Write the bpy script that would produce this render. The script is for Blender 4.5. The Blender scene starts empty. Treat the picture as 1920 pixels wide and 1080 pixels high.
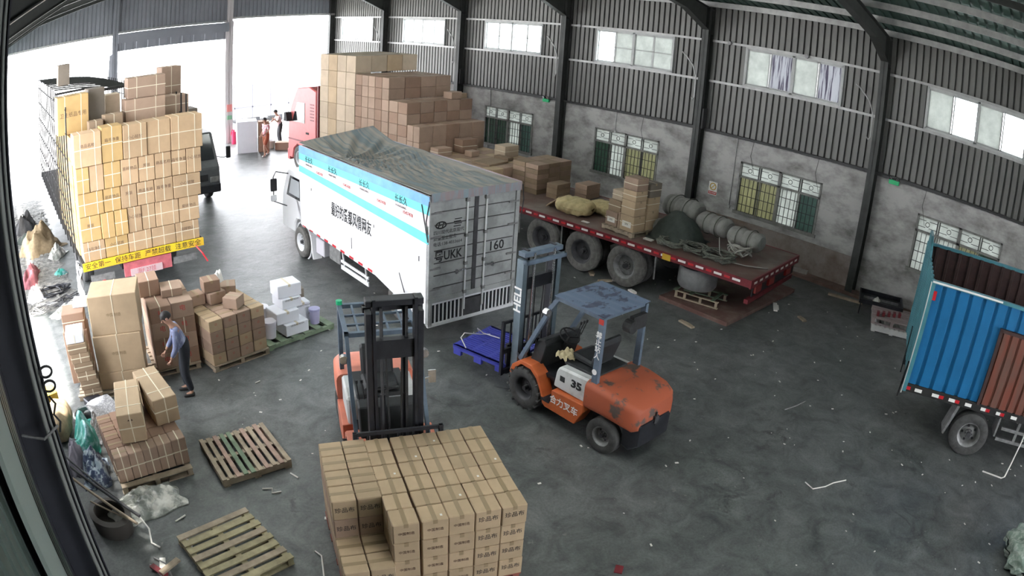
import bpy, bmesh, math, random
from mathutils import Vector, Matrix, Euler
random.seed(7)
PI = math.pi
scene = bpy.context.scene
COL = scene.collection

# ------------------------------------------------------------------ camera
CAM_H = 6.0
cam_data = bpy.data.cameras.new('camera')
cam_data.type = 'PANO'
cam_data.panorama_type = 'FISHEYE_LENS_POLYNOMIAL'
cam_data.sensor_width = 36.0
cam_data.sensor_height = 20.25
cam_data.fisheye_fov = math.radians(179)
cam_data.fisheye_polynomial_k0 = 0.0
cam_data.fisheye_polynomial_k1 = -4.03063791e-02
cam_data.fisheye_polynomial_k2 = -1.07208044e-04
cam_data.fisheye_polynomial_k3 = 1.43331949e-05
cam_data.fisheye_polynomial_k4 = -8.26034837e-07
cam_data.clip_start = 0.05
cam_data.clip_end = 400
cam = bpy.data.objects.new('camera', cam_data)
COL.objects.link(cam)
_F = Vector((0.65164017, 0.66201585, -0.37027031))
_R = Vector((0.72822736, -0.68260012, 0.0611718))
_U = Vector((0.21224986, 0.30950297, 0.92690771))
cam.matrix_world = Matrix(((_R.x, _U.x, -_F.x, 0), (_R.y, _U.y, -_F.y, 0), (_R.z, _U.z, -_F.z, CAM_H), (0, 0, 0, 1)))
scene.camera = cam

# ------------------------------------------------------------------ sky, sun, exposure
world = bpy.data.worlds.new('world')
scene.world = world
world.use_nodes = True
bg = world.node_tree.nodes['Background']
bg.inputs[0].default_value = (0.93, 0.95, 1.0, 1)
bg.inputs[1].default_value = 17.0
sun_d = bpy.data.lights.new('sun', 'SUN')
sun_d.energy = 30.0
sun_d.angle = math.radians(1.5)
sun_d.color = (1.0, 0.96, 0.9)
sun = bpy.data.objects.new('sun', sun_d)
COL.objects.link(sun)
sun.rotation_euler = Vector((math.cos(math.radians(80.5)), 0.03, -math.sin(math.radians(80.5)))).to_track_quat('-Z', 'Y').to_euler()
scene.view_settings.view_transform = 'Standard'
scene.view_settings.look = 'None'
scene.view_settings.exposure = -0.2
scene.view_settings.gamma = 1.0
scene.view_settings.use_curve_mapping = False
scene.cycles.use_denoising = True
scene.cycles.max_bounces = 7
scene.cycles.diffuse_bounces = 4
scene.cycles.glossy_bounces = 2
scene.cycles.transmission_bounces = 4
scene.cycles.transparent_max_bounces = 6
scene.cycles.sample_clamp_indirect = 8.0
scene.cycles.caustics_reflective = False
scene.cycles.caustics_refractive = False

# ------------------------------------------------------------------ materials
MATS = {}
def mat(name, col, rough=0.7, metal=0.0, noise=0.0, nscale=6.0, rand=0.0, bump=0.0, col2=None, thr=None, spec=0.4, stretch=None, transl=0.0, detail=5.0):
    if name in MATS: return MATS[name]
    m = bpy.data.materials.new(name); m.use_nodes = True
    nt = m.node_tree; N = nt.nodes; L = nt.links
    b = N['Principled BSDF']
    b.inputs['Roughness'].default_value = rough
    b.inputs['Metallic'].default_value = metal
    b.inputs['Specular IOR Level'].default_value = spec
    c4 = (col[0], col[1], col[2], 1)
    b.inputs['Base Color'].default_value = c4
    out = None
    if noise or col2 or bump:
        tc = N.new('ShaderNodeTexCoord'); mp = N.new('ShaderNodeMapping')
        L.new(tc.outputs['Object'], mp.inputs[0])
        if stretch: mp.inputs['Scale'].default_value = stretch
        oi = N.new('ShaderNodeObjectInfo')
        ad = N.new('ShaderNodeVectorMath'); ad.operation = 'MULTIPLY_ADD'
        L.new(oi.outputs['Random'], ad.inputs[0]); ad.inputs[1].default_value = (37, 19, 53) if rand else (0, 0, 0)
        L.new(mp.outputs[0], ad.inputs[2])
        nz = N.new('ShaderNodeTexNoise'); nz.inputs['Scale'].default_value = nscale
        nz.inputs['Detail'].default_value = detail; nz.inputs['Roughness'].default_value = 0.62
        L.new(ad.outputs[0], nz.inputs['Vector'])
        rmp = N.new('ShaderNodeValToRGB')
        if col2 is not None:
            lo, hi = thr if thr else (0.35, 0.65)
            rmp.color_ramp.elements[0].position = lo; rmp.color_ramp.elements[1].position = hi
            rmp.color_ramp.elements[0].color = c4
            rmp.color_ramp.elements[1].color = (col2[0], col2[1], col2[2], 1)
        else:
            rmp.color_ramp.elements[0].position = 0.3; rmp.color_ramp.elements[1].position = 0.7
            rmp.color_ramp.elements[0].color = tuple(max(0, x * (1 - noise)) for x in col) + (1,)
            rmp.color_ramp.elements[1].color = tuple(min(1, x * (1 + noise)) for x in col) + (1,)
        L.new(nz.outputs['Fac'], rmp.inputs[0]); out = rmp.outputs[0]
        if bump:
            bp = N.new('ShaderNodeBump'); bp.inputs['Strength'].default_value = bump; bp.inputs['Distance'].default_value = 0.02
            L.new(nz.outputs['Fac'], bp.inputs['Height']); L.new(bp.outputs[0], b.inputs['Normal'])
    if rand:
        oi2 = N.new('ShaderNodeObjectInfo'); mr = N.new('ShaderNodeMapRange')
        mr.inputs['To Min'].default_value = 1 - rand; mr.inputs['To Max'].default_value = 1 + rand
        L.new(oi2.outputs['Random'], mr.inputs['Value'])
        vm = N.new('ShaderNodeVectorMath'); vm.operation = 'SCALE'
        if out is not None: L.new(out, vm.inputs[0])
        else: vm.inputs[0].default_value = col[:3]
        L.new(mr.outputs[0], vm.inputs['Scale']); out = vm.outputs[0]
    if out is not None: L.new(out, b.inputs['Base Color'])
    if transl:
        tr = N.new('ShaderNodeBsdfTranslucent'); mx = N.new('ShaderNodeMixShader'); mx.inputs[0].default_value = transl
        tr.inputs[0].default_value = c4
        if out is not None: L.new(out, tr.inputs[0])
        o = N['Material Output']; L.new(b.outputs[0], mx.inputs[1]); L.new(tr.outputs[0], mx.inputs[2]); L.new(mx.outputs[0], o.inputs[0])
    MATS[name] = m
    return m

def glass_mat(name, col, alpha):
    if name in MATS: return MATS[name]
    m = bpy.data.materials.new(name); m.use_nodes = True
    nt = m.node_tree; N = nt.nodes; L = nt.links
    b = N['Principled BSDF']; b.inputs['Base Color'].default_value = (*col, 1); b.inputs['Roughness'].default_value = 0.05
    tr = N.new('ShaderNodeBsdfTransparent'); tr.inputs[0].default_value = (*col, 1)
    mx = N.new('ShaderNodeMixShader'); mx.inputs[0].default_value = alpha
    L.new(tr.outputs[0], mx.inputs[1]); L.new(b.outputs[0], mx.inputs[2]); L.new(mx.outputs[0], N['Material Output'].inputs[0])
    MATS[name] = m
    return m

# ------------------------------------------------------------------ mesh helper
class MB:
    def __init__(s): s.v = []; s.f = []; s.g = []
    def add(s, vs, fs, M=None):
        o = len(s.v); s.g.append((o, len(s.f)))
        s.v += [tuple(M @ Vector(p)) if M is not None else tuple(p) for p in vs]
        s.f += [tuple(i + o for i in f) for f in fs]
        return s
    def bx(s, x0, x1, y0, y1, z0, z1, M=None):
        if x0 > x1: x0, x1 = x1, x0
        if y0 > y1: y0, y1 = y1, y0
        if z0 > z1: z0, z1 = z1, z0
        return s.add([(x0, y0, z0), (x1, y0, z0), (x1, y1, z0), (x0, y1, z0), (x0, y0, z1), (x1, y0, z1), (x1, y1, z1), (x0, y1, z1)],
                     [(0, 3, 2, 1), (4, 5, 6, 7), (0, 1, 5, 4), (1, 2, 6, 5), (2, 3, 7, 6), (3, 0, 4, 7)], M)
    def bar(s, p, q, w, h=None, up=(0, 0, 1)):
        h = w if h is None else h
        p = Vector(p); q = Vector(q); d = (q - p); l = d.length
        if l < 1e-6: return s
        d /= l; u = Vector(up)
        if abs(d.dot(u)) > 0.98: u = Vector((1, 0, 0))
        x = d.cross(u).normalized(); y = x.cross(d).normalized()
        vs = []
        for c in (p, q):
            for a, b in ((-1, -1), (1, -1), (1, 1), (-1, 1)): vs.append(c + x * (a * w / 2) + y * (b * h / 2))
        return s.add(vs, [(0, 1, 2, 3), (7, 6, 5, 4), (0, 4, 5, 1), (1, 5, 6, 2), (2, 6, 7, 3), (3, 7, 4, 0)])
    def cyl(s, p, q, r, n=12, r2=None):
        r2 = r if r2 is None else r2
        p = Vector(p); q = Vector(q); d = (q - p).normalized()
        u = Vector((0, 0, 1)) if abs(d.z) < 0.9 else Vector((1, 0, 0))
        x = d.cross(u).normalized(); y = d.cross(x)
        vs = []
        for c, rr in ((p, r), (q, r2)):
            for i in range(n):
                a = 2 * PI * i / n; vs.append(c + x * (rr * math.cos(a)) + y * (rr * math.sin(a)))
        fs = [(i, (i + 1) % n, n + (i + 1) % n, n + i) for i in range(n)] + [tuple(range(n - 1, -1, -1)), tuple(range(n, 2 * n))]
        return s.add(vs, fs)
    def tube(s, pts, r, n=8):
        pts = [Vector(p) for p in pts]; m = len(pts); rings = []
        prev = None
        for i, p in enumerate(pts):
            d = (pts[min(i + 1, m - 1)] - pts[max(i - 1, 0)]).normalized()
            if prev is None:
                u = Vector((0, 0, 1)) if abs(d.z) < 0.9 else Vector((1, 0, 0))
                x = d.cross(u).normalized()
            else:
                x = (prev - d * prev.dot(d)).normalized()
            prev = x; y = d.cross(x)
            rr = r[i] if isinstance(r, (list, tuple)) else r
            rings.append([p + x * (rr * math.cos(2 * PI * k / n)) + y * (rr * math.sin(2 * PI * k / n)) for k in range(n)])
        vs = [q for rg in rings for q in rg]; fs = []
        for i in range(m - 1):
            for k in range(n): fs.append((i * n + k, i * n + (k + 1) % n, (i + 1) * n + (k + 1) % n, (i + 1) * n + k))
        fs += [tuple(range(n - 1, -1, -1)), tuple(range((m - 1) * n, m * n))]
        return s.add(vs, fs)
    def lathe(s, prof, M=None, n=28, closed=True):
        """prof: (radius, height) pairs, axis = local z"""
        vs = []; m = len(prof); fs = []
        for r, h in prof:
            for k in range(n): vs.append((r * math.cos(2 * PI * k / n), r * math.sin(2 * PI * k / n), h))
        rng = range(m) if closed else range(m - 1)
        for i in rng:
            j = (i + 1) % m
            for k in range(n): fs.append((i * n + k, i * n + (k + 1) % n, j * n + (k + 1) % n, j * n + k))
        return s.add(vs, fs, M)
    def prism(s, poly, a, b, axis='y', M=None):
        """poly: 2-D outline; extruded along axis from a to b"""
        n = len(poly)
        def P(u, v, w): return {'y': (u, w, v), 'x': (w, u, v), 'z': (u, v, w)}[axis]
        vs = [P(u, v, a) for u, v in poly] + [P(u, v, b) for u, v in poly]
        fs = [tuple(range(n)), tuple(range(2 * n - 1, n - 1, -1))] + [(i, i + n, (i + 1) % n + n, (i + 1) % n) for i in range(n)]
        return s.add(vs, fs, M)
    def loft(s, rings, M=None, cap=True):
        n = len(rings[0]); vs = [p for r in rings for p in r]; fs = []
        for i in range(len(rings) - 1):
            for k in range(n): fs.append((i * n + k, i * n + (k + 1) % n, (i + 1) * n + (k + 1) % n, (i + 1) * n + k))
        if cap: fs += [tuple(range(n - 1, -1, -1)), tuple(range((len(rings) - 1) * n, len(rings) * n))]
        return s.add(vs, fs, M)
    def grid(s, f, nu, nv, th=0.0, M=None):
        vs = [f(i / nu, j / nv) for i in range(nu + 1) for j in range(nv + 1)]
        w = nv + 1
        fs = [(i * w + j, (i + 1) * w + j, (i + 1) * w + j + 1, i * w + j + 1) for i in range(nu) for j in range(nv)]
        if th:
            n = len(vs); vs2 = [(x, y, z - th) for x, y, z in vs]
            fs2 = [tuple(n + k for k in reversed(q)) for q in fs]
            edge = [i * w for i in range(nu + 1)] + [nu * w + j for j in range(1, nv + 1)] + [i * w + nv for i in range(nu - 1, -1, -1)] + [j for j in range(nv - 1, 0, -1)]
            side = [(edge[k], edge[(k + 1) % len(edge)], edge[(k + 1) % len(edge)] + n, edge[k] + n) for k in range(len(edge))]
            return s.add(vs + vs2, fs + fs2 + side, M)
        return s.add(vs, fs, M)
    def mesh(s, name, m, smooth=False, bevel=0.0):
        me = bpy.data.meshes.new(name); me.from_pydata(s.v, [], s.f); me.validate()
        bm = bmesh.new(); bm.from_mesh(me)
        bmesh.ops.recalc_face_normals(bm, faces=bm.faces)
        if bevel: bmesh.ops.bevel(bm, geom=[e for e in bm.edges], offset=bevel, segments=1, affect='EDGES')
        bm.to_mesh(me); bm.free()
        if smooth:
            me.shade_smooth()
            try: me.set_sharp_from_angle(angle=math.radians(38))
            except Exception: pass
        me.materials.append(m)
        return me
    def split(s, name, m, parent=None):
        """every primitive added becomes a part of its own"""
        out = []; g = s.g + [(len(s.v), len(s.f))]
        for (v0, f0), (v1, f1) in zip(g, g[1:]):
            q = MB(); q.v = s.v[v0:v1]; q.f = [tuple(i - v0 for i in f) for f in s.f[f0:f1]]; out.append(q.build(name, m, parent))
        return out
    def build(s, name, m, parent=None, label=None, smooth=False, bevel=0.0, loc=(0, 0, 0), rot=(0, 0, 0)):
        return obj(name, s.mesh(name, m, smooth, bevel), parent, label, loc, rot)

def obj(name, me, parent=None, label=None, loc=(0, 0, 0), rot=(0, 0, 0)):
    o = bpy.data.objects.new(name, me); COL.objects.link(o)
    o.location = loc; o.rotation_euler = rot
    if parent is not None: o.parent = parent
    if label: o['label'] = label
    return o
def tag(o, label, cat, group=None, kind=None):
    o['label'] = label; o['category'] = cat
    if group: o['group'] = group
    if kind: o['kind'] = kind
    return o
def thing(name, label, cat, loc=(0, 0, 0), rz=0.0, group=None):
    o = bpy.data.objects.new(name, None); COL.objects.link(o)
    o.location = loc; o.rotation_euler = (0, 0, rz); o.empty_display_size = 0.2
    return tag(o, label, cat, group)
TRIM_N = [10]
def struct(o):
    o['kind'] = 'structure'
    if not o.name.startswith(('wall_', 'floor', 'ceiling', 'window_', 'baseboard_', 'trim_')):
        TRIM_N[0] += 1; o.name = 'trim_%d' % TRIM_N[0]
    return o
def copy_tree(o, parent=None):
    c = o.copy(); COL.objects.link(c)
    if parent is not None: c.parent = parent
    for ch in list(o.children): copy_tree(ch, c)
    return c
ORD = ['', 'first', 'second', 'third', 'fourth', 'fifth', 'sixth', 'seventh', 'eighth', 'ninth', 'tenth', 'eleventh', 'twelfth']
_txt = {}
def text_mesh(body, size, m, ext=0.002, bold=0.0, sx=1.0):
    k = (body, size, m.name, ext, bold, sx)
    if k in _txt: return _txt[k]
    cu = bpy.data.curves.new('lettering', 'FONT'); cu.body = body; cu.size = size; cu.extrude = ext; cu.offset = bold
    cu.align_x = 'CENTER'; cu.align_y = 'CENTER'; cu.resolution_u = 2
    t = bpy.data.objects.new('lettering', cu); COL.objects.link(t)
    bpy.context.view_layer.update()
    dg = bpy.context.evaluated_depsgraph_get()
    me = bpy.data.meshes.new_from_object(t.evaluated_get(dg))
    bpy.data.objects.remove(t); me.name = 'lettering'
    me.transform(Matrix.Diagonal((sx, 1, 1, 1)))
    me.materials.clear(); me.materials.append(m)
    _txt[k] = me
    return me
def lettering(body, size, m, parent, loc, rot, name='lettering', **k):
    return obj(name, text_mesh(body, size, m, **k), parent, None, loc, rot)
# rotations that stand a text up: facing -Y, -X, +Y, +X
FACE_NY = (PI / 2, 0, 0); FACE_NX = (PI / 2, 0, -PI / 2); FACE_PY = (PI / 2, 0, PI); FACE_PX = (PI / 2, 0, PI / 2)

# shared materials
M_dark = mat('dark_painted_steel', (0.045, 0.05, 0.055), 0.5, 0.3, noise=0.3)
M_black = mat('black_rubber', (0.022, 0.022, 0.023), 0.75, noise=0.35, nscale=14, bump=0.2)
M_tyre = mat('dusty_tyre_rubber', (0.135, 0.130, 0.122), 0.85, noise=0.35, nscale=9, bump=0.15)
M_tyre2 = mat('dark_tyre_rubber', (0.055, 0.055, 0.054), 0.85, noise=0.35, nscale=9, bump=0.15)
M_rim = mat('grey_wheel_steel', (0.22, 0.22, 0.22), 0.55, 0.4, noise=0.3, nscale=10)
M_rimdark = mat('dark_wheel_steel', (0.06, 0.06, 0.065), 0.6, 0.3, noise=0.3)
M_chrome = mat('bright_steel', (0.6, 0.6, 0.62), 0.25, 0.9)
M_white = mat('white_painted_steel', (0.72, 0.73, 0.75), 0.45, noise=0.06, nscale=3)
M_ink = mat('black_ink', (0.02, 0.02, 0.022), 0.8)
M_brownink = mat('brown_carton_ink', (0.09, 0.05, 0.035), 0.8)
M_redink = mat('red_ink', (0.45, 0.04, 0.03), 0.7)
M_whitepaint = mat('white_lettering_paint', (0.75, 0.75, 0.75), 0.6)
M_reflw = mat('white_reflective_tape', (0.8, 0.78, 0.76), 0.35)
M_reflr = mat('red_reflective_tape', (0.5, 0.02, 0.03), 0.35)
M_glassdark = mat('dark_window_glass', (0.02, 0.022, 0.025), 0.08, spec=0.8)
# cartons (in build order) that lie buried in the stacks or show least
MERGE_SET = set()
for _a, _b in [(0,0),(4,5),(8,10),(12,14),(16,18),(20,22),(32,34),(44,46),(56,58),(64,66),(68,70),(72,74),(76,78),(80,82),(84,84),(86,86),(88,88),(92,94),(96,98),(100,102),(104,104),(106,106),(108,108),(114,116),(118,118),(127,127),(133,136),(142,145),(151,156),(168,170),(176,182),(187,192),(198,203),(209,213),(226,228),(232,236),(243,243),(247,248),(250,256),(258,258),(260,300),(307,309),(313,315),(317,317),(319,320),(326,326),(339,339),(343,343),(345,345),(353,354),(391,444),(455,456),(474,476),(482,485),(494,497),(499,502),(506,507),(510,512),(523,526),(532,532),(537,538),(543,550),(561,561)]: MERGE_SET.update(range(_a, _b + 1))
# ------------------------------------------------------------------ building shell
W = 18.15; Y0 = 5.21; BAY = 5.616; YG = 32.83; Z1 = 3.35; Z3 = 4.85; Z2 = 6.06; ZE = 7.46; YN = -11.64
def roof_z(x): return 7.20 + 0.20 * min(x, W - x) if x >= 0 else 7.2
def floor_material():
    m = bpy.data.materials.new('worn_concrete_floor'); m.use_nodes = True
    nt = m.node_tree; N = nt.nodes; L = nt.links; b = N['Principled BSDF']
    tc = N.new('ShaderNodeTexCoord')
    def noise(scale, det=6, rough=0.65, dist=0.0):
        n = N.new('ShaderNodeTexNoise'); n.inputs['Scale'].default_value = scale; n.inputs['Detail'].default_value = det
        n.inputs['Roughness'].default_value = rough; n.inputs['Distortion'].default_value = dist
        L.new(tc.outputs['Object'], n.inputs['Vector']); return n
    def ramp(src, p0, c0, p1, c1):
        r = N.new('ShaderNodeValToRGB'); e = r.color_ramp.elements
        e[0].position = p0; e[0].color = (*c0, 1); e[1].position = p1; e[1].color = (*c1, 1); L.new(src, r.inputs[0]); return r
    def mix(t, f, a, bb, fac=None):
        x = N.new('ShaderNodeMix'); x.data_type = 'RGBA'; x.blend_type = t
        if fac is None: L.new(f, x.inputs[0])
        else: x.inputs[0].default_value = fac
        L.new(a, x.inputs[6]); L.new(bb, x.inputs[7]); return x.outputs[2]
    big = ramp(noise(0.35, 4).outputs[0], 0.3, (0.092, 0.102, 0.098), 0.7, (0.140, 0.146, 0.146))
    midn = ramp(noise(2.2, 8, 0.7, 0.6).outputs[0], 0.32, (0.42, 0.43, 0.44), 0.70, (1.35, 1.34, 1.32))
    fine = ramp(noise(28, 4, 0.7).outputs[0], 0.3, (0.72, 0.72, 0.72), 0.75, (1.25, 1.25, 1.25))
    c = mix('MULTIPLY', None, big.outputs[0], midn.outputs[0], 1.0)
    c = mix('MULTIPLY', None, c, fine.outputs[0], 0.9)
    st = ramp(noise(0.9, 6, 0.75, 1.2).outputs[0], 0.60, (0, 0, 0), 0.68, (1, 1, 1))   # oil and tyre stains
    dark = N.new('ShaderNodeRGB'); dark.outputs[0].default_value = (0.045, 0.047, 0.047, 1)
    c = mix('MIX', st.outputs[0], c, dark.outputs[0])
    sp = ramp(noise(7, 3, 0.5).outputs[0], 0.70, (0, 0, 0), 0.73, (0.55, 0.55, 0.55))   # light chips
    lt = N.new('ShaderNodeRGB'); lt.outputs[0].default_value = (0.20, 0.195, 0.18, 1)
    c = mix('MIX', sp.outputs[0], c, lt.outputs[0])
    L.new(c, b.inputs['Base Color'])
    b.inputs['Roughness'].default_value = 0.42; b.inputs['Specular IOR Level'].default_value = 0.5
    bp = N.new('ShaderNodeBump'); bp.inputs['Strength'].default_value = 0.35; bp.inputs['Distance'].default_value = 0.02
    L.new(noise(6, 8).outputs[0], bp.inputs['Height']); L.new(bp.outputs[0], b.inputs['Normal'])
    return m
M_floor = floor_material()
M_yard = mat('pale_yard_concrete', (0.42, 0.42, 0.41), 0.85, noise=0.15, nscale=1.2)
M_corr = mat('grey_wall_sheeting', (0.15, 0.15, 0.14), 0.5, 0.2, noise=0.18, nscale=0.7, stretch=(1, 1, 0.4))
M_corrb = mat('blue_grey_gable_sheeting', (0.20, 0.21, 0.235), 0.5, 0.2, noise=0.12, nscale=0.7)
M_steel = mat('grey_green_column_steel', (0.045, 0.048, 0.045), 0.55, 0.2, noise=0.25, nscale=3)
M_girt = mat('galvanised_girt', (0.36, 0.36, 0.35), 0.5, 0.3, noise=0.2, nscale=4)
M_plaster = mat('stained_cement_render', (0.42, 0.41, 0.395), 0.9, nscale=1.5, col2=(0.17, 0.165, 0.155), thr=(0.40, 0.70), bump=0.5, detail=12, stretch=(1, 1, 1.8))
M_roof = mat('green_roof_sheeting', (0.06, 0.11, 0.09), 0.5, 0.2, noise=0.2, nscale=1)
M_frame = mat('white_window_frame', (0.42, 0.43, 0.42), 0.5, noise=0.1)
M_iron = mat('painted_iron_bars', (0.05, 0.05, 0.05), 0.6, 0.3)
M_oldframe = mat('old_grey_window_frame', (0.20, 0.20, 0.185), 0.7, noise=0.25)

struct(MB().grid(lambda u, v: (-0.6 + (W + 0.8) * u, YN - 0.2 + (YG - YN + 0.4) * v, 0), 4, 8, 0.2).build('floor', M_floor))
struct(MB().bx(-60, 70, YN - 30, 110, -0.5, -0.21).bx(-60, -0.6, YN - 30, 110, -0.21, -0.02).bx(-0.6, 60, YG + 0.2, 110, -0.21, -0.02).bx(W + 0.2, 60, YN - 30, YG + 0.2, -0.21, -0.02).build('yard', M_yard))

def corr_profile(L0, L1, pitch, depth):
    """offsets (along, out) of a trapezoid sheet between L0 and L1"""
    pts = []; k = math.floor(L0 / pitch)
    while k * pitch < L1:
        b = k * pitch
        for a, o in ((0, 0), (0.66, 0), (0.72, depth), (0.94, depth)): pts.append((b + a * pitch, o))
        k += 1
    pts = [p for p in pts if L0 < p[0] < L1]
    return [(L0, 0)] + pts + [(L1, 0)]
def corr(mb, axis, pos, l0, l1, z0, z1, sgn, pitch=0.2, depth=0.035, th=0.01):
    """sheet in plane axis=pos ('x' or 'y'); ribs point to sgn; z1 may be a function of the length coordinate"""
    pr = corr_profile(l0, l1, pitch, depth); n = len(pr); vs = []
    for off in (0.0, -th * sgn):
        for l, o in pr:
            q = pos + sgn * (-o) + off
            t = z1(l) if callable(z1) else z1
            for z in (z0, t): vs.append((q, l, z) if axis == 'x' else (l, q, z))
    fs = []
    for i in range(n - 1):
        a = 2 * i; fs.append((a, a + 2, a + 3, a + 1)); bq = 2 * n + a; fs.append((bq, bq + 1, bq + 3, bq + 2))
        fs.append((a, bq, bq + 2, a + 2)); fs.append((a + 1, a + 3, bq + 3, bq + 1))
    mb.add(vs, fs)
UPW = [(Y0 + BAY * (k + 0.5) - 1.52, Y0 + BAY * (k + 0.5) + 1.52) for k in range(-3, 5)]      # upper windows
LOW = [(Y0 + BAY * (k + 0.5) - 1.33, Y0 + BAY * (k + 0.5) + 1.33) for k in range(-3, 4)]      # lower windows
ZL0, ZL1, ZU0, ZU1 = 1.16, 2.68, 4.90, 6.00
mb = MB()
corr(mb, 'x', W, YN, YG, Z1 - 0.05, ZU0, -1, depth=.075); corr(mb, 'x', W, YN, YG, ZU1, ZE + 0.1, -1, depth=.075)
prev = YN
for a, b in UPW + [(YG, YG)]:
    corr(mb, 'x', W, prev, a, ZU0, ZU1, -1, depth=.075); prev = b
struct(mb.build('trim_8', M_corr))
mb = MB(); prev = YN
mb.bx(W, W + 0.2, YN, YG, 0, ZL0).bx(W, W + 0.2, YN, YG, ZL1, Z1)
for a, b in LOW + [(YG, YG)]:
    mb.bx(W, W + 0.2, prev, a, ZL0, ZL1); prev = b
wall_right = struct(mb.build('wall_right', M_plaster))
struct(MB().bx(W - 0.42, W, YN, YG, 0, 0.09).build('baseboard_right', mat('brown_kerb_dirt', (0.13, 0.085, 0.07), 0.9, noise=0.35, nscale=2.5)))
# dirty lower band of the wall is real red dust caught on a low plinth
struct(MB().bx(W - 0.03, W, Y0, Y0 + BAY * 1.0, 0.09, 0.95).build('trim_1', mat('red_dust_plinth', (0.17, 0.125, 0.10), 0.95, nscale=1.4, col2=(0.26, 0.23, 0.21), thr=(0.4, 0.62))))

# columns of the right wall (I sections) with haunches and rafters
cols_y = [Y0 + BAY * k for k in range(-3, 5)] + [YG]
for i, y in enumerate(cols_y):
    mb = MB(); xi = W - 0.36; hw = 0.11
    mb.bx(xi, xi + 0.014, y - hw, y + hw, 0, ZE - 0.25).bx(W - 0.06, W - 0.04, y - hw, y + hw, 0, ZE - 0.1).bx(xi, W - 0.05, y - 0.008, y + 0.008, 0, ZE - 0.1)
    mb.bx(xi - 0.06, W - 0.02, y - 0.16, y + 0.16, 0, 0.03)
    struct(mb.build('column', M_steel, label='steel I-section column on the right wall'))
    mb = MB()
    def sect(x, d): z = roof_z(x) - 0.22; return z, z - d
    xs = [W - 0.02, W - 1.6, W / 2, 1.6, 0.0] if i < len(cols_y) - 1 else []
    for a, b in zip(xs, xs[1:]):
        da = 0.75 if a in (W - 0.02, 0.0) else 0.38; db = 0.75 if b in (W - 0.02, 0.0) else 0.38
        ta, ba = sect(a, da); tb, bb = sect(b, db)
        for x0, z0, x1, z1 in ((a, ta, b, tb), (a, ba, b, bb)):
            mb.add([(x0, y - hw, z0), (x0, y + hw, z0), (x1, y + hw, z1), (x1, y - hw, z1), (x0, y - hw, z0 - .014), (x0, y + hw, z0 - .014), (x1, y + hw, z1 - .014), (x1, y - hw, z1 - .014)],
                   [(0, 1, 2, 3), (4, 7, 6, 5), (0, 3, 7, 4), (1, 5, 6, 2), (0, 4, 5, 1), (3, 2, 6, 7)])
        mb.add([(a, y - .006, ta), (b, y - .006, tb), (b, y - .006, bb), (a, y - .006, ba), (a, y + .006, ta), (b, y + .006, tb), (b, y + .006, bb), (a, y + .006, ba)],
               [(0, 1, 2, 3), (4, 7, 6, 5), (0, 4, 5, 1), (3, 2, 6, 7)])
    if xs: struct(mb.build('rafter', M_steel))
# girts, one mesh per line
for z in (Z3, Z2):
    mb = MB()
    for a, b in zip([YN] + cols_y, cols_y + [YG]):
        if b - a > 0.3: mb.bx(W - 0.085, W - 0.036, a + 0.12, b - 0.12, z - 0.035, z + 0.035)
    struct(mb.build('girt', M_girt))
struct(MB().bx(W - 0.075, W - 0.036, YN, YG, Z1 - 0.02, Z1 + 0.05).build('trim_2', mat('dark_flashing', (0.05, 0.05, 0.05), 0.6)))
struct(MB().bx(W - 0.12, W - 0.036, YN, YG, ZE - 0.20, ZE - 0.10).build('eave_strut', M_girt))

# roof: sheeting and purlins; unseen translucent panels added to brighten the hall
def roof_part(mb, x0, x1, y0, y1, up=0.0):
    pr = corr_profile(y0, y1, 0.25, 0.04); vs = []
    for l, o in pr:
        for x in (x0, x1): vs.append((x, l, roof_z(x) + o + up))
    fs = [(2 * i, 2 * i + 2, 2 * i + 3, 2 * i + 1) for i in range(len(pr) - 1)]
    n = len(vs); mb.add(vs + [(x, y, z - 0.006) for x, y, z in vs], fs + [tuple(n + k for k in reversed(f)) for f in fs])
mb = MB(); ml = MB(); LIGHTS = [(-7, -5), (-3.0, -1.0), (1.4, 3.4), (6.8, 8.8), (12.4, 14.4), (18.0, 20.0)]
for x0, x1 in ((-0.4, W / 2), (W / 2, W + 0.5)):
    m0, m1 = (2.4, 7.0) if x0 < 1 else (W / 2 + .2, W / 2 + 2.6)
    roof_part(mb, x0, m0, YN - .3, YG + .3); roof_part(mb, m1, x1, YN - .3, YG + .3)
    p = YN - .3
    for a, b in ([l for l in LIGHTS if x0 < 1 or l[0] > 10]) + [(YG + .3, YG + .3)]:
        roof_part(mb, m0, m1, p, a)
        if b > a: roof_part(ml, m0, m1, a, b)
        p = b
struct(mb.build('ceiling', M_roof))
struct(ml.build('added_light_panels', mat('added_translucent_panel', (0.70, 0.72, 0.70), 0.6, transl=0.8)))
for k in range(16):
    x = 0.35 + k * (W - 0.7) / 15; z = roof_z(x) - 0.12
    struct(MB().bx(x - 0.03, x + 0.03, YN, YG, z - 0.08, z + 0.08).build('purlin', M_girt if k > 11 else M_steel))

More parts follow.
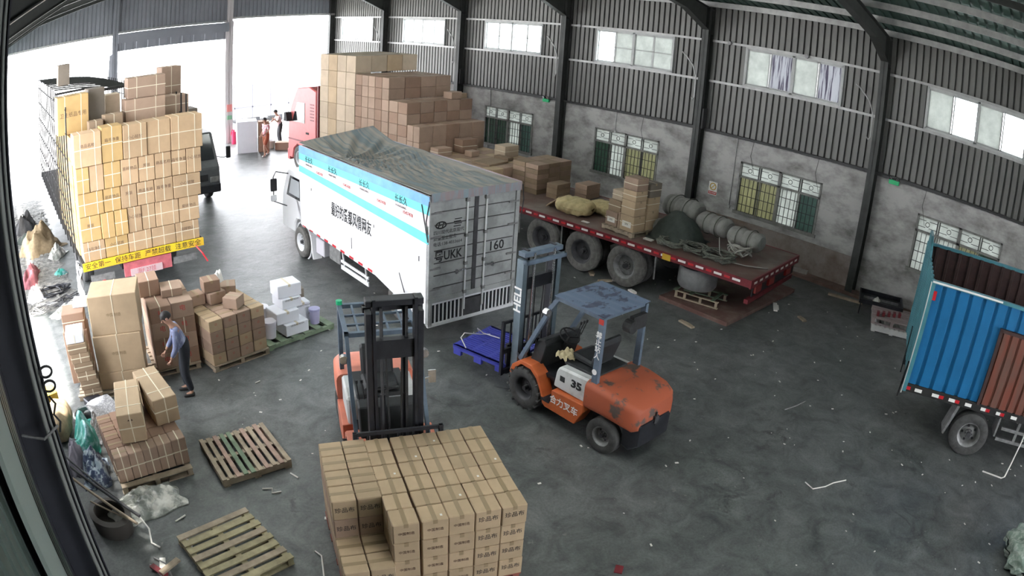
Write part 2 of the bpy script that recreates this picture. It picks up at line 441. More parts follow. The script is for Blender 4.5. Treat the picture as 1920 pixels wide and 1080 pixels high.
# gable at the far end: three bays, sheeting above each opening
gx = [0.0, 6.06, 12.10, W]; gz = [6.09, 6.15, 6.29]
mb = MB()
for k in range(3): corr(mb, 'y', YG, gx[k], gx[k + 1], gz[k], lambda l: roof_z(l) + 0.02, -1, pitch=0.22, depth=0.03)
wg = struct(mb.build('wall_far', M_corrb))
for x in gx[1:3]:
    mb = MB(); mb.bx(x - 0.14, x + 0.14, YG - 0.20, YG - 0.18, 0, roof_z(x) - .1).bx(x - 0.14, x + 0.14, YG - 0.05, YG - 0.03, 0, roof_z(x) - .1).bx(x - .01, x + .01, YG - .2, YG - .03, 0, roof_z(x) - .1)
    if x > 10: mb.bx(x - 0.2, x + 0.2, YG - 0.17, YG + 0.2, 0, 6.1)
    struct(mb.build('column', mat('pale_gable_post', (0.5, 0.47, 0.47), 0.7) if x > 10 else M_corrb, label='gable post between the openings'))
for k in range(3): struct(MB().bx(gx[k], gx[k + 1], YG - 0.06, YG + 0.06, gz[k] - 0.1, gz[k]).build('lintel', M_girt))
# roller shutter box and the slack side panel on the middle opening
rs = struct(MB().bx(6.2, 12.0, YG - 0.30, YG - 0.08, 5.58, 6.04).build('trim_3', M_corrb))
mb = MB(); corr(mb, 'y', YG - 0.12, 6.1, 12.0, 5.20, 5.60, -1, pitch=0.6, depth=0.02); struct(mb.build('trim_4', M_corrb))
struct(MB().prism([(5.72, 3.75), (6.16, 3.55), (6.18, 5.25), (5.78, 5.05)], YG - 0.14, YG - 0.10, 'y').build('trim_5', mat('hung_grey_panel', (0.30, 0.31, 0.34), 0.7)))
# left side: open bays beyond y=10, closed sheeting nearer, wall strip above the openings
mb = MB(); corr(mb, 'x', -0.42, YN, 4.80, 0, 7.3, 1, pitch=0.25, depth=0.05); corr(mb, 'x', -0.42, 4.80, 10.0, 0, 7.3, 1, pitch=0.25, depth=0.05)
struct(mb.build('wall_left', mat('dark_green_left_sheeting', (0.06, 0.085, 0.075), 0.5, 0.2, noise=0.3, nscale=1.5)))
mb = MB(); corr(mb, 'x', -0.42, 10.0, YG, 6.2, 7.3, 1, pitch=0.25, depth=0.05); struct(mb.build('trim_7', M_corr))
struct(MB().bx(-4.5, -0.45, 15.8, YG, 5.05, 5.12).build('sun_block_slab', M_roof))  # unseen slab added outside to keep the sun off the dirt
for k in range(1, 5):
    y = Y0 + BAY * k; mb = MB()
    mb.bx(-0.35, -0.33, y - .11, y + .11, 0, 7.1).bx(-0.06, -0.04, y - .11, y + .11, 0, 7.1).bx(-0.35, -0.05, y - .01, y + .01, 0, 7.1)
    struct(mb.build('column', M_steel, label='steel column on the open left side'))
# near left column, close to the camera
M_navy = mat('dark_navy_column_steel', (0.022, 0.024, 0.032), 0.6, 0.1, noise=0.25, nscale=2)
mb = MB(); mb.bx(0.028, 0.042, 4.93, 5.17, 0, 7.0).bx(-0.34, -0.32, 4.93, 5.17, 0, 7.0).bx(-0.33, 0.03, 5.05, 5.065, 0, 7.0).bx(-.36, .06, 4.9, 5.2, 0, .03)
nc = struct(mb.build('column', M_navy, label='dark column close to the camera'))
struct(MB().cyl((-0.05, 4.86, 0), (-0.05, 4.86, 6.6), 0.022).cyl((0.0, 4.90, 0), (0.0, 4.90, 6.6), 0.014).build('conduit', mat('grey_conduit_pipe', (0.2, 0.21, 0.2), 0.5), label='grey conduit pipes on the near column'))
struct(MB().bx(-0.36, -0.33, 2.9, 4.0, 0.2, 5.4).build('trim_6', mat('pale_sheet_offcut', (0.20, 0.24, 0.22), 0.6)))
# unseen near end wall; wide doorway added to bring light in behind the camera
mb = MB(); corr(mb, 'y', YN, -0.42, 4.5, 0, lambda l: roof_z(l), 1, depth=0.04); corr(mb, 'y', YN, 4.5, 13.5, 5.2, lambda l: roof_z(l), 1, depth=0.04); corr(mb, 'y', YN, 13.5, W, 0, lambda l: roof_z(l), 1, depth=0.04)
struct(mb.build('wall_near', M_corr))

# ------------------------------------------------------------------ windows
M_pane_clear = glass_mat('clear_pane', (0.90, 0.95, 0.95), 0.10)
M_pane_green = mat('green_pane_film', (0.06, 0.11, 0.08), 0.3, transl=0.3, noise=0.2)
M_pane_yel = mat('yellow_green_curtain', (0.36, 0.36, 0.24), 0.8, transl=0.30, noise=0.35, nscale=5, stretch=(1, 5, 0.3))
M_pane_pale = mat('pale_frosted_pane', (0.42, 0.44, 0.42), 0.5, transl=0.45, noise=0.15, nscale=4)
M_pane_teal = mat('teal_frosted_pane', (0.09, 0.15, 0.13), 0.4, transl=0.3, noise=0.2)
M_pane_streak = mat('streaked_pale_pane', (0.42, 0.43, 0.45), 0.5, nscale=7, col2=(0.10, 0.09, 0.13), thr=(0.5, 0.58), stretch=(1, 2.2, 0.12), transl=0.4)  # pale translucent pane with dark upright streaks
wn = 0
for k, (a, b) in enumerate(UPW):
    if b < -4 or a > YG - 1: pass
    wn += 1; root = MB(); x0, x1 = W - 0.07, W + 0.03; z0, z1 = ZU0, ZU1
    root.bx(x0, x1, a - .04, a + .03, z0 - .03, z1 + .03).bx(x0, x1, b - .03, b + .04, z0 - .03, z1 + .03).bx(x0, x1, a, b, z0 - .03, z0 + .04).bx(x0, x1, a, b, z1 - .04, z1 + .03)
    c = (a + b) / 2; root.bx(x0, x1, c - .045, c + .045, z0, z1)
    w = struct(root.build('window_%d' % wn, M_frame))
    q = (b - a) / 4
    for i in range(4):
        fa = a + q * i; sx = W - 0.03 + (0.03 if i % 2 else 0)
        f = MB().bx(sx, sx + .025, fa + .01, fa + .05, z0, z1).bx(sx, sx + .025, fa + q - .05, fa + q - .01, z0, z1).bx(sx, sx + .025, fa, fa + q, z0 + .03, z0 + .07).bx(sx, sx + .025, fa, fa + q, z1 - .07, z1 - .03)
        if 1 <= k <= 4 and False: pass
        if k in (5, 4): f.bx(sx, sx + .025, fa, fa + q, (z0 + z1) / 2 - .012, (z0 + z1) / 2 + .012)
        sf = f.build('sash', M_frame, w)
        pm = M_pane_clear
        if k == 3: pm = M_pane_streak if i in (0, 2) else M_pane_pale
        if k == 2: pm = M_pane_pale if i in (3, 1) else M_pane_clear
        if k == 4: pm = M_pane_pale if i in (0, 1, 2) else M_pane_clear
        MB().bx(sx + .008, sx + .016, fa + .04, fa + q - .04, z0 + .05, z1 - .05).build('pane', pm, sf)
for k, (a, b) in enumerate(LOW):
    wn += 1; mb = MB(); x0, x1 = W - 0.02, W + 0.12; z0, z1, zt = ZL0, ZL1, 2.24
    mb.bx(x0, x1, a, a + .06, z0, z1).bx(x0, x1, b - .06, b, z0, z1).bx(x0 - .03, x1, a - .05, b + .05, z0 - .04, z0 + .05).bx(x0, x1, a, b, z1 - .05, z1).bx(x0, x1, a, b, zt - .03, zt + .03)
    c = (a + b) / 2; mb.bx(x0, x1, c - .05, c + .05, z0, z1)
    w = struct(mb.build('window_%d' % wn, M_oldframe)); q = (b - a) / 4
    for i in range(4):
        p0 = a + q * i + .02; p1 = p0 + q - .04; yc = (p0 + p1) / 2
        g = MB()
        g.bx(W + .0, W + .02, p0, p0 + .03, zt, z1).bx(W, W + .02, p1 - .03, p1, zt, z1)
        for zz in (zt + .12, zt + .30):
            g.bx(W + .004, W + .016, p0, yc - .05 if True else p1, zz, zz + .014).bx(W + .004, W + .016, yc + .05, p1, zz, zz + .014)
        zc = zt + .215
        g.tube([(W + .01, yc + .06 * math.cos(t), zc + .06 * math.sin(t)) for t in [2 * PI * j / 14 for j in range(15)]], .009, 6)
        g.build('transom_ornament', M_iron, w)
        MB().bx(W + .03, W + .04, p0 - .025, p1 + .025, zt + .02, z1 - .04).build('pane', M_pane_pale, w)
        pat = {2: 'gwyp', 3: 'gyyw', 4: 'gwyg', 1: 'pyyw', 0: 'wygw', 5: 'gwyg'}
        # index 0 is the nearest pane (smallest y)
        seq = {3: [M_pane_teal, M_pane_pale, M_pane_yel, M_pane_yel], 4: [M_pane_yel, M_pane_yel, M_pane_pale, M_pane_green], 5: [M_pane_teal, M_pane_pale, M_pane_green, M_pane_green]}.get(k, [M_pane_green, M_pane_yel, M_pane_pale, M_pane_pale])
        sf = MB().bx(W + .02, W + .05, p0, p0 + .035, z0, zt).bx(W + .02, W + .05, p1 - .035, p1, z0, zt).build('sash', M_oldframe, w)
        MB().bx(W + .055, W + .065, p0 - .025, p1 + .025, z0 + .04, zt + .03).build('pane', seq[i], sf)
    g = MB(); n = 19
    for j in range(n):
        yy = a + .08 + (b - a - .16) * j / (n - 1)
        g.bx(W - .012, W + .004, yy - .008, yy + .008, z0 + .03, zt)
    for zz in (z0 + .27, z0 + .54, z0 + .81): g.bx(W - .016, W + .0, a + .05, b - .05, zz - .009, zz + .009)
    g.build('window_bars', M_iron, w)
# ------------------------------------------------------------------ wheels
def yM(loc, flip=1):
    """local z of a lathe -> +y (flip=1) or -y"""
    return Matrix.Translation(loc) @ Euler((-PI / 2 * flip, 0, 0)).to_matrix().to_4x4()
def wheel(parent, x, y, r, w, side, mt=None, mr=None, rimr=None, lug=0, name='wheel', deep=0.03, holes=8, turn=0.0):
    """side=+1: outer face towards +y"""
    mt = mt or M_tyre; mr = mr or M_rim; rimr = rimr or r * 0.56
    h = w / 2
    prof = [(rimr, -h * .8), (rimr + .03, -h * .95), (r * .86, -h), (r * .97, -h * .82), (r, -h * .55), (r, -h * .12), (r * .985, -h * .08), (r * .985, h * .08), (r, h * .12), (r, h * .55), (r * .97, h * .82), (r * .86, h), (rimr + .03, h * .95), (rimr, h * .8)]
    mb = MB().lathe(prof, yM((0, 0, 0), side), 36)
    if lug:
        for i in range(lug):
            a = 2 * PI * i / lug
            for s in (-1, 1):
                M = Matrix.Rotation(a + (PI / lug if s > 0 else 0), 4, 'Y') @ Matrix.Translation((0, s * h * .5, r)) @ Matrix.Rotation(s * .35, 4, 'Z')
                mb.bx(-r * .045, r * .045, -h * .55, h * .55, -.03, .016, M)
    t = mb.build(name, mt, parent, smooth=True, loc=(x, y, r), rot=(0, 0, turn))
    rp = [(0.0, h * .55 - deep), (rimr * .32, h * .55 - deep), (rimr * .36, h * .35 - deep), (rimr * .78, h * .12 - deep), (rimr * .86, h * .6), (rimr * .97, h * .86), (rimr * 1.03, h * .9), (rimr * 1.02, h * .75), (rimr * .92, -h * .1), (0, -h * .1)]
    MB().lathe(rp, yM((0, 0, 0), side), 28, closed=False).build('rim', mr, t, smooth=True)
    hb = MB()
    s = side
    hb.cyl((0, s * (h * .5 - deep), 0), (0, s * (h * .95 - deep * .4), 0), rimr * .20, 12)
    for i in range(holes):
        a = 2 * PI * i / holes
        cx, cz = rimr * .30 * math.cos(a), rimr * .30 * math.sin(a)
        hb.cyl((cx, s * (h * .5 - deep), cz), (cx, s * (h * .62 - deep), cz), .014, 6)
    hb.build('hub', M_rimdark, t)
    for i in range(max(5, holes // 2 + 1)):
        a = 2 * PI * (i + .5) / max(5, holes // 2 + 1)
        cx, cz = rimr * .60 * math.cos(a), rimr * .60 * math.sin(a)
        MB().cyl((cx, s * (h * .20 - deep), cz), (cx, s * (h * .30 - deep), cz), rimr * .105, 10).build('rim_hole', M_ink, t)
    return t
def strip(mb, p, q, n, w, h, d, up=(0, 0, 1), duty=0.5, out=(0, 0, 0), skip=()):
    """dashes of reflective tape along p-q"""
    p = Vector(p); q = Vector(q); o = Vector(out)
    for i in range(n):
        if i in skip: continue
        a = p.lerp(q, (i + .5 - duty / 2) / n) + o; b = p.lerp(q, (i + .5 + duty / 2) / n) + o
        mb.bar(a, b, w, h, up)
    return mb

# ------------------------------------------------------------------ forklifts
M_orange = mat('orange_forklift_paint', (0.50, 0.115, 0.035), 0.5, noise=0.18, nscale=3)
M_orangeworn = mat('chipped_orange_counterweight', (0.36, 0.085, 0.04), 0.6, nscale=3.2, col2=(0.10, 0.075, 0.065), thr=(0.56, 0.62), detail=10)
M_pink = mat('faded_orange_paint', (0.62, 0.20, 0.13), 0.5, noise=0.15, nscale=3)
M_mast = mat('blue_grey_mast_steel', (0.13, 0.17, 0.20), 0.5, 0.2, noise=0.2, nscale=3)
M_mastdk = mat('oily_black_mast_steel', (0.025, 0.026, 0.032), 0.4, 0.3, noise=0.3)
M_guard = mat('blue_overhead_panel', (0.10, 0.135, 0.20), 0.55, nscale=5, col2=(0.04, 0.05, 0.085), thr=(0.55, 0.58), stretch=(1.0, 0.6, 1))
M_guardfr = mat('blue_grey_guard_steel', (0.10, 0.135, 0.18), 0.5, noise=0.2)
M_cowl = mat('off_white_cowl', (0.55, 0.56, 0.56), 0.5, nscale=2.5, col2=(0.36, 0.36, 0.35), thr=(0.5, 0.7))
M_engine = mat('dark_seat_vinyl', (0.022, 0.024, 0.026), 0.6, noise=0.3)
M_rag = mat('pale_yellow_rag', (0.42, 0.36, 0.22), 0.9, noise=0.3, nscale=20)
def mast_parts(t, mh, mx, mw, fork_z, backrest=True, m_out=None, wide=0.56, bh=0.95):
    m_out = m_out or M_mast
    tn = m_out is M_mast
    for s in (-1, 1):
        MB().bx(mx, mx + .15, s * mw, s * (mw - (.09 if tn else .065)), 0.12, mh * .94).build('outer_mast_rail', m_out, t)
        MB().bx(mx + .03, mx + .17, s * (mw - (.10 if tn else .075)), s * (mw - (.15 if tn else .11)), 0.16, mh).build('inner_mast_rail', M_mastdk, t)
        MB().cyl((mx - .03, s * (mw - .20), .2), (mx - .03, s * (mw - .20), mh * .55), .035, 12).cyl((mx - .03, s * (mw - .20), mh * .55), (mx - .03, s * (mw - .20), mh - .04), .022, 10).build('lift_cylinder', M_chrome if m_out is M_mast else M_mastdk, t)
        MB().bar((mx + .06, s * .15, .4), (mx + .06, s * .15, mh - .15), .03, .015).build('lift_chain', M_rimdark, t)
        ly = s * (mw - .12)
        MB().prism([(mx - .35, .55), (mx - .30, .50), (mx + .03, .78), (mx, .84)], s * (mw + .0), s * (mw - .05), 'y').build('tilt_cylinder', M_mastdk, t)
    mb = MB().bx(mx - .02, mx + .14, -mw, mw, mh - .10, mh - .02).bx(mx - .10, mx - .04, -mw - .02, mw + .02, mh * .94 - .05, mh * .94 + .02)
    mb.bx(mx - .10, mx + .0, -mw - .02, -mw + .04, mh * .94 - .05, mh * .94 + .02).bx(mx - .10, mx, mw - .04, mw + .02, mh * .94 - .05, mh * .94 + .02)
    mb.build('mast_crosshead', M_mastdk if m_out is not M_mast else M_guardfr, t, bevel=.008)
    MB().bx(mx + .02, mx + .12, -mw + .09, mw - .09, mh * .74, mh * .82).build('mast_crossmember', M_mastdk, t)
    MB().bx(mx + .0, mx + .1, -mw, mw, .16, .30).build('mast_crossmember', M_mastdk, t)
    MB().tube([(mx + .1, .06, .5), (mx + .05, .08, mh * .5), (mx + .04, .10, mh * .8), (mx + .08, .2, mh * .74)], .012, 6).tube([(mx + .1, -.06, .5), (mx + .05, -.08, mh * .5), (mx + .04, -.1, mh * .8)], .012, 6).build('hydraulic_hose', M_black, t)
    cx = mx + .20; z = fork_z
    mb = MB().bx(cx, cx + .05, -.52, .52, z + .05, z + .13).bx(cx, cx + .05, -.52, .52, z + .43, z + .51).bx(cx, cx + .04, -.35, -.3, z + .05, z + .5).bx(cx, cx + .04, .3, .35, z + .05, z + .5)
    mb.build('fork_carriage', M_mastdk, t)
    if backrest:
        mb = MB()
        for s in (-1, 1): mb.bx(cx + .02, cx + .07, s * wide, s * (wide - .05), z + .02, z + bh + .05)
        mb.bx(cx + .03, cx + .06, -wide, wide, z + bh, z + bh + .05)
        for k in range(1, 6): y = -wide + k * wide / 3; mb.bx(cx + .035, cx + .055, y - .012, y + .012, z + .45, z + bh)
        mb.build('load_backrest', M_mastdk, t)
    for s in (-1, 1):
        MB().prism([(cx + .05, z), (cx + 1.15, z + .005), (cx + 1.15, z + .02), (cx + .10, z + .045), (cx + .10, z + .55), (cx + .05, z + .55)], s * .30, s * .42, 'y').build('fork', M_mastdk, t)
def forklift(name, label, loc, rz, mh, mx, mw, gh, gf, gb, gw, fork_z, body_m, cw_m, cowl_m, panel_top=True, first=True):
    t = thing(name, label, 'forklift', loc, rz, 'counterbalance forklifts')
    wb = 1.66
    for s in (-1, 1):
        wheel(t, 0, s * .475, .36, .25, s, M_tyre2, M_rimdark, .20, lug=16, name='front_wheel', deep=.06, holes=6)
        wheel(t, -wb, s * .46, .29, .19, s, M_tyre2, M_rim, .155, lug=0, name='rear_wheel', deep=.03, holes=6, turn=0.06)
    # chassis with arch over the front wheel, step and sloped side skirt
    for s in (-1, 1):
        y0, y1 = s * .58, s * .34
        fl = [(.36, .52), (.30, .68), (.12, .83), (-.14, .84), (-.30, .72), (-.42, .46), (-.46, .40), (-.62, .40), (-.62, .62), (-1.28, .66), (-1.28, .52), (-1.22, .40), (-1.14, .26), (-.50, .26), (-.44, .30), (-.36, .50), (-.26, .66), (-.12, .76), (.10, .76), (.24, .62), (.28, .50)]
        MB().prism(fl, y0, y1, 'y').build('side_skirt', body_m, t, bevel=.008)
        MB().bx(-.60, -.42, s * .60, s * .40, .37, .41).build('step_plate', M_mastdk, t)
    MB().bx(-1.3, .30, -.34, .34, .26, .66).build('chassis', M_mastdk, t)
    MB().bx(-.62, .12, -.40, .40, .66, .72).build('floor_plate', M_mastdk, t)
    # cowl (engine hood) with rounded side panels
    MB().prism([(-.56, .64), (-.60, .92), (-.66, 1.02), (-1.28, 1.06), (-1.28, .64)], -.50, .50, 'y').build('engine_cowl', cowl_m, t, bevel=.03)
    MB().prism([(-.62, 1.02), (-.66, 1.07), (-1.30, 1.09), (-1.30, 1.04)], -.36, .36, 'y').build('cowl_lid', M_engine, t, bevel=.01)
    # counterweight: rounded block narrowing to the rear, raised over the rear wheel
    def ring(x, w, z0, z1, r=.10):
        pts = []
        for cy, cz, a0 in ((w - r, z1 - r, 0), (-(w - r), z1 - r, 90), (-(w - r), z0 + r, 180), (w - r, z0 + r, 270)):
            for k in range(5):
                a = math.radians(a0 + k * 22.5); pts.append((x, cy + r * math.cos(a), cz + r * math.sin(a)))
        return pts
    MB().loft([ring(-1.27, .575, .60, 1.07), ring(-1.6, .58, .62, 1.07), ring(-1.95, .56, .60, 1.03), ring(-2.12, .50, .55, .98), ring(-2.20, .40, .56, .92)]).build('counterweight', cw_m, t, smooth=True)
    MB().loft([ring(-1.97, .44, .25, .70, .05), ring(-2.10, .44, .22, .70, .05), ring(-2.22, .36, .30, .66, .05)]).build('counterweight_skirt', M_mastdk, t, smooth=True)
    MB().bx(-2.24, -2.18, -.05, .05, .60, .72).cyl((-2.22, 0, .56), (-2.22, 0, .78), .015, 8).build('tow_pin', M_rimdark, t)
    # dashboard, steering wheel, levers, seat
    MB().prism([(.02, .70), (.10, .74), (-.06, 1.22), (-.22, 1.26), (-.26, 1.18), (-.14, .72)], -.40, .40, 'y').build('dashboard', M_engine, t, bevel=.015)
    sw = MB(); c = Vector((-.38, .02, 1.30)); ax = Vector((-.45, 0, .89)).normalized(); u = Vector((0, 1, 0)); v = ax.cross(u)
    sw.tube([c + (u * math.cos(a) + v * math.sin(a)) * .165 for a in [2 * PI * k / 20 for k in range(21)]], .013, 6)
    for a in (0.5, 2.6, 4.7): sw.bar(c - ax * .03, c + (u * math.cos(a) + v * math.sin(a)) * .16, .02)
    sw.cyl(c - ax * .03, c - ax * .28, .022, 8).build('steering_wheel', M_black, t)
    for k in range(3): MB().cyl((-.28 + .0, -.22 - .07 * k, 1.18), (-.36, -.24 - .07 * k, 1.42), .008, 6).cyl((-.36, -.24 - .07 * k, 1.42), (-.37, -.24 - .07 * k, 1.46), .018, 8).build('control_lever', M_black, t)
    st = MB().prism([(-.66, 1.09), (-.62, 1.16), (-.68, 1.20), (-1.08, 1.18), (-1.10, 1.09)], -.24, .24, 'y').build('seat', M_engine, t, bevel=.03)
    MB().prism([(-1.02, 1.14), (-1.10, 1.12), (-1.24, 1.52), (-1.20, 1.60), (-1.12, 1.54)], -.23, .23, 'y').build('seat_back', M_engine, t, bevel=.03)
    # overhead guard
    for s in (-1, 1):
        MB().prism([(gb - .03, 1.0), (gb + .08, 1.0), (gb + .07, gh - .02), (gb - .02, gh - .02)], s * gw, s * (gw - .06), 'y').build('guard_post', M_guardfr, t)
        MB().bar((.22, s * (gw - .03), .78), (gf - .06, s * (gw - .03), gh - .20), .07, .05, (0, 1, 0)).bar((gf - .06, s * (gw - .03), gh - .21), (gf - .18, s * (gw - .03), gh - .04), .07, .05, (0, 1, 0)).build('guard_front_pillar', M_guardfr, t)
    fr = MB().bx(gb, gf - .14, -gw, -gw + .06, gh - .06, gh).bx(gb, gf - .14, gw - .06, gw, gh - .06, gh).bx(gb, gb + .06, -gw, gw, gh - .06, gh).bx(gf - .20, gf - .14, -gw, gw, gh - .06, gh)
    fr.build('guard_frame', M_guardfr, t)
    if panel_top:
        MB().grid(lambda u, v: (gb - .03 + (gf - gb - .10) * u, -gw - .02 + (2 * gw + .04) * v, gh + .015 + .003 * math.sin(v * PI * 12)), 6, 72, .012).build('guard_roof_sheet', M_guard, t)
    else:
        for k in range(1, 5): y = -gw + 2 * gw * k / 5; MB().bx(gb, gf - .14, y - .014, y + .014, gh - .04, gh - .01).build('guard_bar', M_guardfr, t)
        for x in (gb + (gf - gb) * .35, gb + (gf - gb) * .62): MB().bx(x - .015, x + .015, -gw, gw, gh - .035, gh - .005).build('guard_bar', M_guardfr, t)
    for s in (-1, 1): MB().cyl((gf + .02, s * (gw + .03), gh - .30), (gf - .06, s * (gw + .03), gh - .30), .06, 12).bar((gf - .06, s * gw, gh - .3), (gf - .06, s * (gw + .05), gh - .3), .02).build('work_light', M_chrome, t)
    mast_parts(t, mh, mx, mw, fork_z, m_out=M_mast if panel_top else M_mastdk, bh=.95 if panel_top else 1.18)
    return t
FR = forklift('forklift', 'orange forklift with blue overhead roof sheet and a blue pallet on its forks', (7.68, 6.79, 0), math.radians(88.5), 2.54, .36, .42, 2.12, -.32, -1.40, .51, .30, M_orange, M_orangeworn, M_cowl)
# lettering and marks of the right forklift
lettering('HELI', .22, M_whitepaint, FR, (.435, .425, 1.72), (PI / 2, -PI / 2, PI), ext=.001, bold=.006)
lettering('35', .17, M_ink, FR, (-1.04, .503, .86), (PI / 2, 0, PI), ext=.001, bold=.008, sx=1.3)
MB().prism([(-.70, .80), (-.80, .80), (-.80, .89), (-.70, .89)], .502, .504, 'y').build('side_emblem', M_ink, FR)
lettering('合力叉车', .15, M_whitepaint, FR, (-.90, .583, .47), (PI / 2, 0, PI), ext=.001, bold=.002)
lettering('禁\n止\n站\n人', .11, M_whitepaint, FR, (-1.365, .513, 1.66), (PI / 2, 0, PI), ext=.001, bold=.002)
MB().bx(-1.42, -1.33, .512, .515, 2.0, 2.08).build('red_sticker', M_redink, FR)
MB().cyl((-1.36, .512, 1.24), (-1.36, .516, 1.24), .045, 16).build('round_sticker', M_whitepaint, FR)
MB().bx(-1.5, -1.42, -.40, -.08, 1.78, 2.0).cyl((-1.56, -.02, 1.88), (-1.42, -.02, 1.88), .10, 16).build('rear_fan', M_black, FR)
rg = MB(); rg.grid(lambda u, v: (-.66 + .24 * u + .03 * math.sin(9 * v), .10 + .26 * v, 1.13 + .09 * math.sin(PI * u) * math.sin(PI * v) + .02 * math.sin(u * 15 + v * 9) + .015 * math.sin(v * 23)), 16, 16, .03)
tag(rg.build('cleaning_rag', M_rag, loc=(7.74, 6.42, .02), rot=(0, 0, math.radians(88.5))), 'crumpled pale yellow rag lying on the cowl of the right forklift', 'rag').location = (7.66, 6.75, 0.0)
FL = forklift('forklift', 'faded orange forklift with black mast facing the camera behind the carton pile', (4.27, 6.42, 0), math.radians(-114.5), 2.95, .34, .335, 2.08, -.36, -1.50, .50, .045, M_pink, M_pink, M_cowl, panel_top=False)
MB().bar((.02, .46, 1.62), (.02, .54, 1.64), .02).bx(.0, .02, .50, .60, 1.55, 1.73).build('side_mirror', M_chrome, FL)
MB().cyl((-1.47, -.47, 2.08), (-1.47, -.47, 2.14), .045, 12).build('beacon_lamp', mat('green_lens', (0.02, 0.45, 0.2), 0.3), FL)

# ------------------------------------------------------------------ box truck
TX, TY, TR = 8.36, 12.29, math.radians(86.66); TL, TW, TH, TZ = 5.85, 2.07, 2.53, 0.4
bt = thing('box_truck', 'white box truck with teal striped top and grey patterned tarpaulin roof', 'truck', (TX, TY, 0), TR)
hl, hw = TL / 2, TW / 2
M_boxwhite = mat('white_truck_panel', (0.80, 0.80, 0.82), 0.4, noise=0.04, nscale=2)
M_boxrear = mat('grey_rear_door_paint', (0.36, 0.37, 0.37), 0.5, nscale=2.2, col2=(0.23, 0.24, 0.235), thr=(0.45, 0.65))  # mottled grey, darker than the side panels
M_teal = mat('cyan_banner_stripe', (0.16, 0.62, 0.68), 0.5, noise=0.12, nscale=3)
M_blue = mat('blue_banner_stripe', (0.17, 0.38, 0.72), 0.5, noise=0.2, nscale=2)
M_pinkb = mat('pale_pink_banner_stripe', (0.74, 0.66, 0.68), 0.5, noise=0.06)
zb = .92; zt = TZ + TH
mb = MB().bx(-hl + .05, hl, -hw + .04, hw - .04, zb, zt - .60)
mb.bx(-hl + .05, hl, hw - .04, hw, zb, zt - .02).bx(-hl + .05, hl, -hw, -hw + .04, zb, zt - .02).bx(hl - .04, hl, -hw, hw, zb, zt - .02)
mb.build('cargo_box', M_boxwhite, bt)
# banner on the left side (faces -x in the hall = local +y)
for n, z0, z1, m, d in (('banner_stripe', zt - .20, zt - .02, M_blue, .008), ('banner_stripe', zt - .36, zt - .20, M_teal, .007), ('banner_stripe', zt - .56, zt - .36, M_pinkb, .006)):
    MB().bx(-hl + .02, hl, hw, hw + d, z0, z1).build(n, m, bt)
MB().prism([(-hl + .02, zt - .90), (-hl + .02, zt - .72), (hl, zt - .50), (hl, zt - .66)], hw, hw + .009, 'y').build('banner_stripe', M_teal, bt)
for x in (2.3, 1.0, -.5, -1.95):
    lettering('长长久', .17, M_ink, bt, (x, hw + .012, zt - .30), (PI / 2, 0, PI), ext=.001, sx=.9)
    lettering('HUANCHANG', .06, M_ink, bt, (x, hw + .012, zt - .42), (PI / 2, 0, PI), ext=.001)
for x in (1.7, .3, -1.2, -2.2): lettering('15457478', .09, M_redink, bt, (x, hw + .012, zt - .50), (PI / 2, 0, PI), ext=.001)
lettering('最好的爱都风情网友', .34, M_ink, bt, (.15, hw + .004, zt - 1.20), (PI / 2, 0, PI), ext=.002, bold=.004, sx=.62)
mk = MB()
for x, z, dx, dz in ((.1, zt - 1.6, .0, -.25), (-1.9, zt - 1.75, -.2, -.35), (-.9, zt - 1.05, .0, -.06), (2.2, zt - .95, 0, -.06), (-2.6, zt - 1.2, 0, -.1)):
    mk.bar((x, hw + .004, z), (x + dx, hw + .004, z + dz), .02, .006, (0, 1, 0))
mk.split('side_scratch', M_ink, bt)
# lower skirt panel behind the rear wheel and along the frame
MB().prism([(-hl, .42), (-hl + .55, .52), (-hl + 2.0, .80), (hl, .90), (hl, .95), (-hl, .95)], hw - .05, hw - .01, 'y').prism([(-hl, .42), (-hl + .55, .52), (-hl + 2.0, .80), (hl, .90), (hl, .95), (-hl, .95)], -hw + .01, -hw + .05, 'y').build('side_skirt', M_boxwhite, bt)
# rear frame, doors with battens, lock bars, handles, hinges, grille
rx = -hl + .05
MB().bx(rx - .05, rx + .04, -hw, -hw + .09, .5, zt).bx(rx - .05, rx + .04, hw - .09, hw, .42, zt).bx(rx - .05, rx + .04, -hw, hw, zt - .08, zt).bx(rx - .05, rx + .02, -hw, hw, .88, .98).build('rear_frame', M_boxrear, bt)
for s in (-1, 1):
    y0, y1 = (.03, hw - .10) if s > 0 else (-hw + .10, -.03)
    d = MB().bx(rx - .03, rx, y0, y1, .98, zt - .09).build('rear_door', M_boxrear, bt)
    bb = MB()
    for k in range(7): z = 1.16 + k * .24; bb.bx(rx - .040, rx - .03, y0 + .02, y1 - .02, z, z + .018)
    bb.build('door_batten', mat('dark_door_groove', (0.06, 0.06, 0.06), 0.6), d)
    yb = s * .22
    MB().cyl((rx - .06, yb, .62), (rx - .06, yb, zt - .10), .018, 10).build('lock_bar', M_white, d)
    g = MB()
    for z in (.98, 1.55, 2.1, zt - .16): g.bx(rx - .085, rx - .03, yb - .035, yb + .035, z - .03, z + .03)
    g.split('lock_bracket', M_rim, d)
    MB().bar((rx - .08, yb, 1.45), (rx - .08, yb + s * .24, 1.42), .02, .03).bx(rx - .09, rx - .05, yb + s * .20 - .02, yb + s * .20 + .02, 1.38, 1.46).build('door_handle', M_chrome, d)
    hg = MB()
    for z in (1.15, 1.55, 2.15, 2.6): hg.bx(rx - .055, rx - .03, s * (hw - .02), s * (hw - .26), z - .018, z + .018)
    hg.split('door_hinge', M_rim, d)
MB().bx(rx - .045, rx - .03, -.045, .045, .98, zt - .09).build('door_seal', M_rimdark, bt)
